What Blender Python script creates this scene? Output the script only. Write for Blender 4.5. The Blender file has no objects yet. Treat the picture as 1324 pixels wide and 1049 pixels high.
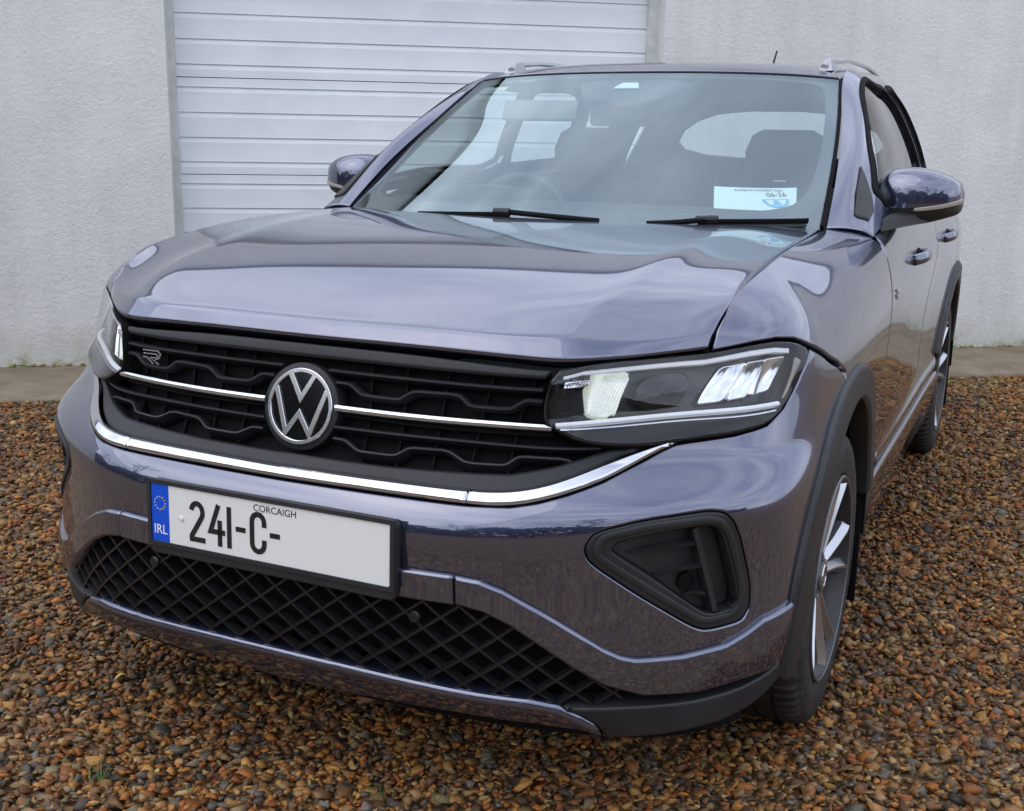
import bpy, bmesh, math, random
import numpy as np
from mathutils import Vector, Matrix
from mathutils.geometry import delaunay_2d_cdt
random.seed(7); RNG=np.random.default_rng(7)
SC=bpy.context.scene; COL=SC.collection
# ------------------------------------------------------------------ camera
cam=bpy.data.cameras.new('camera'); co=bpy.data.objects.new('camera',cam); COL.objects.link(co)
cam.sensor_width=36; cam.sensor_fit='HORIZONTAL'; cam.lens=36*1493.50/1324; cam.clip_start=.05; cam.clip_end=2000
_r=np.array([[0.905595, 0.423827, 0.016363], [0.110292, -0.198059, -0.973965], [-0.409552, 0.883823, -0.226106]])   # rows: right, down, forward
co.matrix_world=Matrix(((_r[0][0],-_r[1][0],-_r[2][0],1.2316),(_r[0][1],-_r[1][1],-_r[2][1],-1.6473),(_r[0][2],-_r[1][2],-_r[2][2],1.2646),(0,0,0,1)))
SC.camera=co
# ------------------------------------------------------------------ sky, sun, exposure
SUN_EL,SUN_AZ=math.radians(48),math.radians(215)     # azimuth: clockwise from +Y
W=bpy.data.worlds.new('World'); SC.world=W; W.use_nodes=True
nt=W.node_tree; N=nt.nodes; L=nt.links
bg=N['Background']; bg.inputs[1].default_value=.14
sky=N.new('ShaderNodeTexSky'); sky.sky_type='NISHITA'; sky.sun_disc=False; sky.sun_elevation=SUN_EL; sky.sun_rotation=SUN_AZ
sky.air_density=1.0; sky.dust_density=2.2; sky.ozone_density=1.6
tc=N.new('ShaderNodeTexCoord'); mp=N.new('ShaderNodeMapping'); mp.inputs['Scale'].default_value=(1,1,2.6)
nz=N.new('ShaderNodeTexNoise'); nz.inputs['Scale'].default_value=1.9; nz.inputs['Detail'].default_value=6; nz.inputs['Roughness'].default_value=.55
rp=N.new('ShaderNodeValToRGB'); rp.color_ramp.elements[0].position=.36; rp.color_ramp.elements[0].color=(.62,.62,.62,1); rp.color_ramp.elements[1].position=.62; rp.color_ramp.elements[1].color=(1,1,1,1)
nz2=N.new('ShaderNodeTexNoise'); nz2.inputs['Scale'].default_value=3.1; nz2.inputs['Detail'].default_value=5
rp2=N.new('ShaderNodeValToRGB'); rp2.color_ramp.elements[0].position=.3; rp2.color_ramp.elements[0].color=(5.0,5.6,7.2,1); rp2.color_ramp.elements[1].position=.75; rp2.color_ramp.elements[1].color=(10.0,10.3,11.3,1)
mx=N.new('ShaderNodeMix'); mx.data_type='RGBA'
L.new(tc.outputs['Generated'],mp.inputs[0]); L.new(mp.outputs[0],nz.inputs['Vector']); L.new(mp.outputs[0],nz2.inputs['Vector'])
L.new(nz.outputs[0],rp.inputs[0]); L.new(nz2.outputs[0],rp2.inputs[0])
L.new(rp.outputs[0],mx.inputs[0]); L.new(sky.outputs[0],mx.inputs[6]); L.new(rp2.outputs[0],mx.inputs[7]); L.new(mx.outputs[2],bg.inputs[0])
sl=bpy.data.lights.new('sun','SUN'); so=bpy.data.objects.new('sun',sl); COL.objects.link(so)
sl.energy=.6; sl.angle=math.radians(75); sl.color=(1,.96,.9)
sd=Vector((math.sin(SUN_AZ)*math.cos(SUN_EL),math.cos(SUN_AZ)*math.cos(SUN_EL),math.sin(SUN_EL)))
so.rotation_euler=(-sd).to_track_quat('-Z','Y').to_euler()
SC.view_settings.view_transform='Standard'; SC.view_settings.look='None'; SC.view_settings.gamma=1; SC.view_settings.use_curve_mapping=False
SC.view_settings.exposure=0.50
SC.render.engine='CYCLES'; SC.cycles.max_bounces=10; SC.cycles.transparent_max_bounces=16; SC.cycles.glossy_bounces=6
def _sp(t):
    n=len(t);h=np.diff(t);A=np.zeros((n,n));B=np.zeros((n,n));A[0,0]=A[-1,-1]=1
    for i in range(1,n-1):
        A[i,i-1]=h[i-1];A[i,i]=2*(h[i-1]+h[i]);A[i,i+1]=h[i]
        B[i,i-1]=6/h[i-1];B[i,i]=-6/h[i-1]-6/h[i];B[i,i+1]=6/h[i]
    return np.linalg.solve(A,B)
def _w(t,D,x):
    x=np.clip(x,t[0],t[-1]);i=np.clip(np.searchsorted(t,x)-1,0,len(t)-2);h=t[i+1]-t[i]
    b=(x-t[i])/h;a=1-b;k=np.arange(len(x));W=np.zeros((len(x),len(t)))
    W[k,i]+=a;W[k,i+1]+=b
    return W+((a**3-a)*h*h/6)[:,None]*D[i]+((b**3-b)*h*h/6)[:,None]*D[i+1]
class Surf:
    """C2 spline surface through a net of points: P(u,v)"""
    def __init__(s,u,v,net):
        s.u=np.array(u,float);s.v=np.array(v,float);s.N=np.array(net,float);s.Du=_sp(s.u);s.Dv=_sp(s.v)
    def raw(s,uv):
        return np.einsum('ka,kb,abc->kc',_w(s.u,s.Du,uv[:,0]),_w(s.v,s.Dv,uv[:,1]),s.N)
    def __call__(s,uv,rel=None,off=0.0):
        uv=np.atleast_2d(np.array(uv,float));p,n=s.raw(uv),s.nrm(uv)
        d=off
        if rel is not None: d=d+rel(uv)
        return p+n*(np.asarray(d)[...,None] if np.ndim(d) else d)
    def nrm(s,uv,rel=None,e=.002):
        uv=np.atleast_2d(np.array(uv,float));a=np.array([e,0]);b=np.array([0,e])
        f=s.raw if rel is None else (lambda q:s(q,rel))
        n=np.cross(f(uv+a)-f(uv-a),f(uv+b)-f(uv-b))
        return n/np.maximum(np.linalg.norm(n,axis=1),1e-12)[:,None]
# --- body side skin: stations run from the nose centre round the corner, along the side and round the tail
_V=[.20,.30,.42,.55,.615,.66,.74,.82,.90,.98,1.06]
_S=[0,.25,.45,.60,.745,.875,.99,1.13,1.44,1.95,2.51,3.26,4.0,4.41,4.75,5.1,5.5]
_NET=[ # per station: (x,y,z) for each level
 [(0,.050,.20),(0,.000,.30),(0,-.022,.42),(0,-.024,.55),(0,-.022,.615),(0,.004,.66),(0,.060,.74),(0,.082,.82),(0,.105,.897),(0,.2,.955),(0,.4,1.005)],
 [(.25,.055,.20),(.25,.006,.30),(.25,-.016,.42),(.25,-.018,.55),(.25,-.016,.615),(.25,.010,.66),(.25,.066,.74),(.25,.089,.82),(.25,.115,.896),(.25,.21,.955),(.25,.4,1.0)],
 [(.45,.078,.20),(.45,.030,.30),(.45,.014,.42),(.445,.012,.55),(.445,.012,.615),(.445,.034,.66),(.45,.105,.74),(.46,.122,.82),(.478,.148,.889),(.45,.23,.95),(.45,.4,1.0)],
 [(.585,.115,.20),(.585,.082,.30),(.59,.077,.42),(.585,.076,.55),(.583,.075,.615),(.58,.092,.66),(.565,.165,.74),(.56,.178,.82),(.575,.215,.893),(.57,.27,.95),(.57,.42,1.0)],
 [(.70,.175,.20),(.705,.163,.30),(.71,.163,.42),(.705,.161,.55),(.70,.154,.615),(.695,.164,.66),(.68,.255,.74),(.685,.285,.82),(.70,.336,.903),(.703,.36,.935),(.7065,.395,.962)],
 [(.79,.265,.20),(.793,.258,.30),(.797,.262,.42),(.795,.260,.55),(.793,.248,.615),(.788,.252,.66),(.778,.335,.74),(.788,.380,.82),(.79,.415,.905),(.758,.44,.957),(.710,.47,.990)],
 [(.84,.360,.20),(.85,.352,.30),(.855,.352,.42),(.852,.348,.55),(.850,.338,.615),(.847,.345,.66),(.838,.425,.74),(.840,.470,.82),(.835,.508,.900),(.79,.535,.970),(.714,.56,1.013)],
 [(.855,.50,.20),(.87,.49,.30),(.877,.485,.42),(.877,.485,.55),(.877,.482,.615),(.876,.485,.66),(.868,.535,.74),(.862,.565,.82),(.845,.600,.905),(.795,.63,.978),(.716,.66,1.027)],
 [(.85,.83,.20),(.87,.83,.30),(.878,.83,.42),(.882,.83,.55),(.884,.83,.615),(.884,.83,.66),(.883,.83,.76),(.874,.83,.845),(.852,.83,.93),(.80,.83,.998),(.716,.83,1.043)],
 [(.84,1.34,.20),(.858,1.34,.30),(.868,1.34,.42),(.866,1.34,.55),(.867,1.34,.615),(.868,1.34,.66),(.872,1.34,.76),(.874,1.34,.86),(.866,1.34,.95),(.825,1.34,1.03),(.702,1.345,1.055)],
 [(.83,1.9,.20),(.852,1.9,.30),(.870,1.9,.42),(.858,1.9,.55),(.859,1.9,.615),(.860,1.9,.66),(.868,1.9,.77),(.878,1.9,.88),(.874,1.9,.96),(.848,1.9,1.05),(.822,1.9,1.10)],
 [(.83,2.65,.20),(.852,2.65,.30),(.870,2.65,.42),(.858,2.65,.55),(.859,2.65,.615),(.860,2.65,.66),(.868,2.65,.77),(.880,2.65,.88),(.877,2.65,.96),(.848,2.65,1.055),(.818,2.65,1.115)],
 [(.84,3.39,.20),(.862,3.39,.30),(.875,3.39,.42),(.880,3.39,.55),(.882,3.39,.615),(.883,3.39,.66),(.883,3.39,.77),(.882,3.39,.88),(.870,3.39,.96),(.82,3.39,1.07),(.755,3.39,1.15)],
 [(.82,3.8,.24),(.845,3.8,.32),(.858,3.8,.42),(.862,3.8,.55),(.862,3.8,.615),(.862,3.8,.66),(.86,3.8,.77),(.855,3.8,.88),(.835,3.8,.97),(.77,3.8,1.08),(.70,3.8,1.16)],
 [(.70,4.03,.28),(.73,4.04,.34),(.75,4.05,.42),(.76,4.06,.55),(.76,4.055,.615),(.76,4.05,.66),(.75,4.04,.77),(.74,4.02,.88),(.72,4.0,.97),(.67,3.97,1.08),(.62,3.94,1.16)],
 [(.38,4.1,.30),(.40,4.12,.35),(.42,4.13,.43),(.42,4.13,.55),(.42,4.125,.615),(.42,4.12,.66),(.42,4.11,.77),(.42,4.09,.88),(.40,4.07,.97),(.38,4.04,1.08),(.36,4.01,1.16)],
 [(0,4.11,.30),(0,4.13,.35),(0,4.14,.43),(0,4.14,.55),(0,4.135,.615),(0,4.13,.66),(0,4.12,.77),(0,4.10,.88),(0,4.08,.97),(0,4.05,1.08),(0,4.02,1.16)]]
_N=np.array(_NET)
_f=np.where(np.array(_S)<1.0,.11,.225)[:,None,None];_k=_V.index(.74);_q=_N[:,_k:_k+1]+(_N[:,_k-1:_k]-_N[:,_k:_k+1])*_f;_q[:,:,2]=_N[:,_k:_k+1,2]-.018
_N=np.concatenate([_N[:,:_k],_q,_N[:,_k:]],1);_V=_V[:_k]+[.722]+_V[_k:]
_M=np.array([-1.,1,1])
SKIN=Surf([-a for a in _S[:0:-1]]+_S,_V,np.concatenate([_N[:0:-1]*_M,_N]))
# --- bonnet: across (x-ish) x along
_HV=[0,.04,.13,.33,.63,1.0]
_HU=[0,.25,.44,.49,.54,.62,.71]
_HN=[
 [(0.0, 0.105, 0.897), (0.0, 0.128, 0.931), (0.0, 0.215, 0.9554), (0.0, 0.42, 1.0067), (0.0, 0.72, 1.0462), (0.0, 1.065, 1.066)],
 [(0.25, 0.115, 0.896), (0.25, 0.139, 0.931), (0.25, 0.225, 0.9573), (0.25, 0.43, 1.0088), (0.25, 0.735, 1.0454), (0.245, 1.095, 1.065)],
 [(0.44, 0.138, 0.89), (0.44, 0.166, 0.929), (0.44, 0.25, 0.9613), (0.445, 0.45, 1.0108), (0.46, 0.76, 1.0477), (0.46, 1.165, 1.0635)],
 [(0.487, 0.152, 0.889), (0.488, 0.186, 0.929), (0.496, 0.27, 0.9635), (0.508, 0.47, 1.013), (0.522, 0.78, 1.0496), (0.53, 1.21, 1.062)],
 [(.535,.182,.891),(.533,.212,.925),(.538,.29,.9605),(.55,.485,1.0115),(.565,.79,1.0485),(.572,1.245,1.0605)],
 [(.62,.255,.897),(.622,.276,.924),(.625,.345,.9570),(.63,.51,1.0105),(.64,.81,1.0455),(.635,1.30,1.057)],
 [(.700,.336,.903),(.703,.354,.930),(.708,.41,.970),(.714,.545,1.012),(.716,.83,1.043),(.70,1.345,1.053)]]
_H=np.array(_HN)
_a=_H[:,:1]+(_H[:,1:2]-_H[:,:1])*.5;_b=_H[:,:1]+(_H[:,1:2]-_H[:,:1])*.85;_c=_H[:,1:2]+(_H[:,2:3]-_H[:,1:2])*.07;_d=_H[:,1:2]+(_H[:,2:3]-_H[:,1:2])*.30
_H=np.concatenate([_H[:,:1],_a,_b,_c,_d,_H[:,2:]],1);_HV=[0,.018,.031,.049,.070]+_HV[2:]
HOOD=Surf([-a for a in _HU[:0:-1]]+_HU,_HV,np.concatenate([_H[:0:-1]*_M,_H]))
# wing tops follow the bonnet's edge exactly
_E=HOOD.raw(np.stack([np.full(400,.71),np.linspace(0,1,400)],1))
_s2=sorted(_S+[.79,.83,.93,1.06,1.28,1.6,1.78]);_n2=np.array([[SKIN.raw(np.array([(a,b)]))[0] for b in _V] for a in _s2])
for _i,_a in enumerate(_s2):
    if .745<=_a<=1.95:
        _y=_n2[_i,-1,1];_n2[_i,-1]=[np.interp(_y,_E[:,1],_E[:,0]),_y,np.interp(_y,_E[:,1],_E[:,2])]
SKIN=Surf([-a for a in _s2[:0:-1]]+_s2,_V,np.concatenate([_n2[:0:-1]*_M,_n2]))
# --- windscreen: across x up
_WU=[0,.3,.55,.70];_WV=[0,.5,1.]
_W=np.array([[(0,1.06,1.048),(0,1.478,1.268),(0,1.885,1.468)],[(.31,1.115,1.048),(.295,1.524,1.266),(.275,1.905,1.466)],
 [(.57,1.235,1.048),(.535,1.623,1.2585),(.495,1.968,1.459)],[(.701,1.341,1.050),(.660,1.70,1.268),(.601,2.018,1.451)]])
GLASS=Surf([-a for a in _WU[:0:-1]]+_WU,_WV,np.concatenate([_W[:0:-1]*_M,_W]))
# --- roof: across x back
_RV=[0,.1,.3,.6,1.1,1.6,1.95]
_R=np.array([[(0,1.885,1.472),(0,1.985,1.495),(0,2.19,1.517),(0,2.5,1.533),(0,3.0,1.535),(0,3.5,1.515),(0,3.86,1.475)],
 [(.275,1.905,1.470),(.275,2.0,1.492),(.28,2.19,1.512),(.29,2.5,1.527),(.28,3.0,1.529),(.27,3.5,1.510),(.26,3.86,1.470)],
 [(.495,1.968,1.463),(.50,2.05,1.478),(.51,2.22,1.497),(.515,2.5,1.510),(.50,3.0,1.514),(.47,3.5,1.497),(.44,3.86,1.457)],
 [(.601,2.018,1.455),(.602,2.08,1.464),(.603,2.24,1.481),(.605,2.5,1.494),(.585,3.0,1.500),(.545,3.5,1.484),(.51,3.86,1.444)]])
ROOF=Surf([-.6,-.5,-.28,0,.28,.5,.6],_RV,np.concatenate([_R[:0:-1]*_M,_R]))
# --- side of the greenhouse: u along (screen pillar to tail), v from belt (0) up to screen edge / roof edge (1)
_GU=[0,.3,.6,.85,1.25,1.75,2.25,2.6]
_GV=[0,.25,.5,.75,.9,1.]
_G=np.array([
 [(.822,1.37,1.040),(.805,1.366,1.050),(.785,1.362,1.055),(.758,1.356,1.058),(.735,1.350,1.058),(.704,1.345,1.057)],
 [(.834,1.60,1.082),(.808,1.62,1.150),(.780,1.625,1.195),(.746,1.62,1.222),(.718,1.595,1.226),(.682,1.562,1.195)],
 [(.830,1.80,1.096),(.795,1.84,1.20),(.750,1.865,1.29),(.708,1.865,1.345),(.678,1.84,1.358),(.643,1.803,1.334)],
 [(.826,1.95,1.100),(.780,2.00,1.24),(.722,2.04,1.355),(.674,2.055,1.424),(.640,2.045,1.452),(.604,2.02,1.456)],
 [(.817,2.3,1.106),(.771,2.3,1.25),(.712,2.3,1.37),(.672,2.3,1.428),(.638,2.3,1.468),(.606,2.3,1.486)],
 [(.806,2.75,1.118),(.760,2.75,1.26),(.698,2.75,1.385),(.655,2.75,1.442),(.625,2.75,1.480),(.598,2.75,1.498)],
 [(.745,3.3,1.140),(.700,3.3,1.27),(.640,3.3,1.39),(.600,3.3,1.446),(.580,3.3,1.476),(.562,3.3,1.492)],
 [(.70,3.72,1.16),(.655,3.72,1.27),(.600,3.72,1.38),(.562,3.72,1.43),(.540,3.72,1.455),(.525,3.72,1.465)]])
GREEN=Surf(_GU,_GV,_G)
# ------------------------------------------------------------------ materials
def mat(name,col=(.5,.5,.5),rough=.5,metal=0.,coat=0.,spec=.5,**k):
    m=bpy.data.materials.new(name); m.use_nodes=True; b=m.node_tree.nodes['Principled BSDF']
    b.inputs['Base Color'].default_value=(*col,1); b.inputs['Roughness'].default_value=rough; b.inputs['Metallic'].default_value=metal
    b.inputs['Coat Weight'].default_value=coat; b.inputs['Coat Roughness'].default_value=.03; b.inputs['Specular IOR Level'].default_value=spec
    for a,v in k.items(): b.inputs[a.replace('_',' ')].default_value=v
    return m
def nod(m,t,**k):
    n=m.node_tree.nodes.new(t)
    for a,v in k.items():
        if a[0]=='i' and a[1:].isdigit(): n.inputs[int(a[1:])].default_value=v
        else: setattr(n,a,v)
    return n
def lk(m,a,b): m.node_tree.links.new(a,b)
def noise(m,scale,detail=4,rough=.55,vec=None):
    n=nod(m,'ShaderNodeTexNoise'); n.inputs['Scale'].default_value=scale; n.inputs['Detail'].default_value=detail; n.inputs['Roughness'].default_value=rough
    lk(m,(vec or OC(m)),n.inputs['Vector']); return n.outputs[0]
def OC(m):
    if 'tc' not in m.node_tree.nodes:
        t=nod(m,'ShaderNodeTexCoord'); t.name='tc'
    return m.node_tree.nodes['tc'].outputs['Object']
def ramp(m,fac,stops):
    r=nod(m,'ShaderNodeValToRGB'); e=r.color_ramp.elements
    while len(e)<len(stops): e.new(.5)
    for i,(p,c) in enumerate(stops): e[i].position=p; e[i].color=(*c,1) if len(c)==3 else c
    lk(m,fac,r.inputs[0]); return r.outputs[0]
def mixc(m,f,a,b,mode='MIX'):
    x=nod(m,'ShaderNodeMix',data_type='RGBA',blend_type=mode)
    for v,i in((f,0),(a,6),(b,7)):
        if hasattr(v,'links') or hasattr(v,'is_linked'): lk(m,v,x.inputs[i])
        else: x.inputs[i].default_value=v if i==0 else (*v,1)
    return x.outputs[2]
def bump(m,h,strength=.3,dist=.002):
    b=nod(m,'ShaderNodeBump'); b.inputs['Strength'].default_value=strength; b.inputs['Distance'].default_value=dist
    lk(m,h,b.inputs['Height']); p=m.node_tree.nodes['Principled BSDF']; lk(m,b.outputs[0],p.inputs['Normal']); return b
def setc(m,c): lk(m,c,m.node_tree.nodes['Principled BSDF'].inputs['Base Color'])
def setr(m,c): lk(m,c,m.node_tree.nodes['Principled BSDF'].inputs['Roughness'])
g3=lambda v:(v,v,v)

PAINT=mat('grey_violet_metallic_paint',(.10,.10,.15),.30,.88,1.,Coat_IOR=2.2)
_d=ramp(PAINT,noise(PAINT,170,3,.7),[(.66,g3(0)),(.74,g3(1))])      # specks of dried road dirt, low on the car
_z=nod(PAINT,'ShaderNodeSeparateXYZ'); lk(PAINT,OC(PAINT),_z.inputs[0])
_zr=ramp(PAINT,_z.outputs[2],[(.25,g3(.55)),(.62,g3(0))])
_dm=mixc(PAINT,1.,_d,_zr,'MULTIPLY')
_fl=ramp(PAINT,noise(PAINT,900,2,.6),[(.3,(.036,.045,.095)),(.7,(.058,.070,.143))])
setc(PAINT,mixc(PAINT,_dm,_fl,(.13,.09,.06)))
_b=PAINT.node_tree.nodes['Principled BSDF']
_mm=nod(PAINT,'ShaderNodeMath',operation='MULTIPLY_ADD'); _mm.inputs[1].default_value=-.88; _mm.inputs[2].default_value=.88; lk(PAINT,_dm,_mm.inputs[0]); lk(PAINT,_mm.outputs[0],_b.inputs['Metallic'])
_cm=nod(PAINT,'ShaderNodeMath',operation='MULTIPLY_ADD'); _cm.inputs[1].default_value=-.8; _cm.inputs[2].default_value=1.; lk(PAINT,_dm,_cm.inputs[0]); lk(PAINT,_cm.outputs[0],_b.inputs['Coat Weight'])
PLAST=mat('grained_grey_plastic',(.035,.037,.041),.48); bump(PLAST,noise(PLAST,700,2),.12,.0006)
setc(PLAST,ramp(PLAST,noise(PLAST,9,5),[(.3,(.013,.0145,.017)),(.75,(.023,.0245,.027))]))
SATIN=mat('satin_charcoal_grille_plastic',(.016,.017,.021),.45,spec=.35)
LATT=mat('dark_lattice_plastic',(.012,.012,.014),.32)
BLACK=mat('matt_black_plastic',(.005,.005,.006),.8,spec=.15)
GLOSSB=mat('gloss_black',(.006,.006,.008),.08)
RUBBER=mat('tyre_rubber',(.018,.018,.019),.62,spec=.35)
setc(RUBBER,ramp(RUBBER,noise(RUBBER,26,5),[(.35,(.016,.016,.017)),(.7,(.045,.040,.036))]))
CHROME=mat('chrome',(.66,.67,.69),.05,1.)
SILVER=mat('silver_rail',(.42,.43,.44),.45,.6)
ALLOY=mat('machined_alloy_face',(.56,.57,.60),.28,.9)
ALLOYD=mat('grey_alloy_paint',(.17,.175,.185),.4,.6)
ALLOYB=mat('dark_wheel_barrel',(.045,.045,.048),.45,.4)
EMBM=mat('satin_chrome',(.74,.75,.76),.17,.95)
def glass(name,tint,f0=.05,gl=(1,1,1)):
    """thin clear sheet: see-through from both sides, mirror share by Schlick"""
    m=bpy.data.materials.new(name); m.use_nodes=True; n=m.node_tree; n.nodes.clear()
    o=n.nodes.new('ShaderNodeOutputMaterial'); t=n.nodes.new('ShaderNodeBsdfTransparent'); t.inputs[0].default_value=(*tint,1)
    g=n.nodes.new('ShaderNodeBsdfGlossy'); g.inputs['Roughness'].default_value=0.; g.inputs[0].default_value=(*gl,1); f=n.nodes.new('ShaderNodeLayerWeight'); f.inputs[0].default_value=.5
    p=n.nodes.new('ShaderNodeMath'); p.operation='POWER'; p.inputs[1].default_value=5.
    a=n.nodes.new('ShaderNodeMath'); a.operation='MULTIPLY_ADD'; a.inputs[1].default_value=1-f0; a.inputs[2].default_value=f0; a.use_clamp=True
    x=n.nodes.new('ShaderNodeMixShader'); l=n.links
    l.new(f.outputs['Facing'],p.inputs[0]); l.new(p.outputs[0],a.inputs[0]); l.new(a.outputs[0],x.inputs[0]); l.new(t.outputs[0],x.inputs[1]); l.new(g.outputs[0],x.inputs[2]); l.new(x.outputs[0],o.inputs[0])
    return m
SCREEN=glass('windscreen_glass',(.80,.89,.88),.195,(.80,.95,1.))
SIDEG=glass('side_window_glass',(.74,.80,.79),.09)
LENS=glass('clear_lamp_lens',(.92,.93,.95),.045)
FRIT=mat('black_ceramic_border',(.02,.021,.024),.12)
DASH=mat('dark_interior_plastic',(.035,.036,.040),.6)
SEAT=mat('charcoal_seat_fabric',(.035,.037,.042),.85); bump(SEAT,noise(SEAT,500,2),.3,.001)
LINER=mat('pale_headliner',(.42,.42,.40),.9)
PLATEW=mat('white_plate',(.74,.75,.74),.35); PLATEB=mat('plate_blue',(.0,.075,.60),.35); INK=mat('black_print',(.012,.012,.014),.4)
YELLOW=mat('yellow_print',(.72,.60,.14),.5); WHITEP=mat('white_print',(.85,.86,.86),.5); CYANP=mat('blue_print',(.10,.42,.68),.5); GREENP=mat('green_print',(.38,.50,.30),.5); PAPER=mat('paper_card',(.70,.80,.78),.6)
AMBER=mat('clear_indicator_lens',(.30,.27,.23),.15)
LAMPG=mat('dark_lamp_bezel',(.035,.036,.04),.25,.3)
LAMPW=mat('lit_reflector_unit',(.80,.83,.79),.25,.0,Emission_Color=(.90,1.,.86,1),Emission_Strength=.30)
REFLECT=mat('lamp_reflector',(.80,.82,.84),.12,1.)
LEDW=mat('white_guide_and_sky_band',(.85,.87,.88),.2)
# ------------------------------------------------------------------ mesh helpers
def tag(o,label=None,cat=None,group=None,kind=None):
    if label: o['label']=label
    if cat: o['category']=cat
    if group: o['group']=group
    if kind: o['kind']=kind
    return o
def empty(name,loc=(0,0,0)):
    o=bpy.data.objects.new(name,None); COL.objects.link(o); o.location=loc; return o
def mk(name,V,F,m,parent=None,N=None,both=False,sharp=35,smooth=True,mi=None):
    """one mesh object; both=True adds the copy mirrored on the car's centre plane"""
    out=[]
    V=np.asarray(V,float)
    for k in range(2 if both else 1):
        v=V if k==0 else V*[-1,1,1]; f=F if k==0 else [tuple(q)[::-1] for q in F]
        me=bpy.data.meshes.new(name); me.from_pydata(v.tolist(),[],[tuple(int(i) for i in q) for q in f])
        for mm in (m if isinstance(m,(list,tuple)) else [m]): me.materials.append(mm)
        if mi is not None: me.polygons.foreach_set('material_index',np.asarray(mi,dtype=np.int32))
        if smooth:
            me.polygons.foreach_set('use_smooth',[True]*len(me.polygons))
            if N is not None:
                n=np.asarray(N,float); n=n if k==0 else n*[-1,1,1]; me.normals_split_custom_set_from_vertices(n.tolist())
            elif sharp<180: me.set_sharp_from_angle(angle=math.radians(sharp))
        me.update()
        o=bpy.data.objects.new(name,me); COL.objects.link(o)
        if parent is not None: o.parent=parent[k] if isinstance(parent,(list,tuple)) else parent
        out.append(o)
    return out if both else out[0]
def inside(p,poly):
    p=np.asarray(p);poly=np.asarray(poly);r=np.zeros(len(p),bool);a=poly;b=np.roll(poly,-1,0)
    for (x1,y1),(x2,y2) in zip(a,b):
        if y1==y2: continue
        c=((y1>p[:,1])!=(y2>p[:,1]))&(p[:,0]<(x2-x1)*(p[:,1]-y1)/(y2-y1)+x1); r^=c
    return r
def area(p): p=np.asarray(p);q=np.roll(p,-1,0);return .5*np.sum(p[:,0]*q[:,1]-q[:,0]*p[:,1])
def resamp(p,step,closed=True):
    p=np.asarray(p,float);q=np.concatenate([p,p[:1]]) if closed else p;o=[]
    for a,b in zip(q[:-1],q[1:]):
        n=max(1,int(math.ceil(np.linalg.norm(b-a)/step)))
        for i in range(n): o.append(a+(b-a)*i/n)
    if not closed:o.append(q[-1])
    return np.array(o)
def chaik(p,it=2,closed=True,w=.25):
    p=np.asarray(p,float)
    for _ in range(it):
        if closed: a=p;b=np.roll(p,-1,0)
        else: a=p[:-1];b=p[1:]
        q=np.empty((2*len(a),p.shape[1]));q[0::2]=a*(1-w)+b*w;q[1::2]=a*w+b*(1-w)
        p=q if closed else np.concatenate([p[:1],q[1:-1],p[-1:]])
    return p
def spl(p,n=60):
    """smooth open curve through points, n samples"""
    p=np.asarray(p,float);t=np.r_[0,np.cumsum(np.linalg.norm(np.diff(p,axis=0),axis=1))];return _w(t,_sp(t),np.linspace(0,t[-1],n))@p
def inset(p,d):
    a=np.roll(p,1,0);b=np.roll(p,-1,0);e1=p-a;e2=b-p
    n1=np.stack([-e1[:,1],e1[:,0]],1);n2=np.stack([-e2[:,1],e2[:,0]],1)
    n1/=np.maximum(np.linalg.norm(n1,axis=1),1e-9)[:,None];n2/=np.maximum(np.linalg.norm(n2,axis=1),1e-9)[:,None]
    n=n1+n2;l=np.maximum((n*n1).sum(1),.35)[:,None]
    return p+n/l*d
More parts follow.
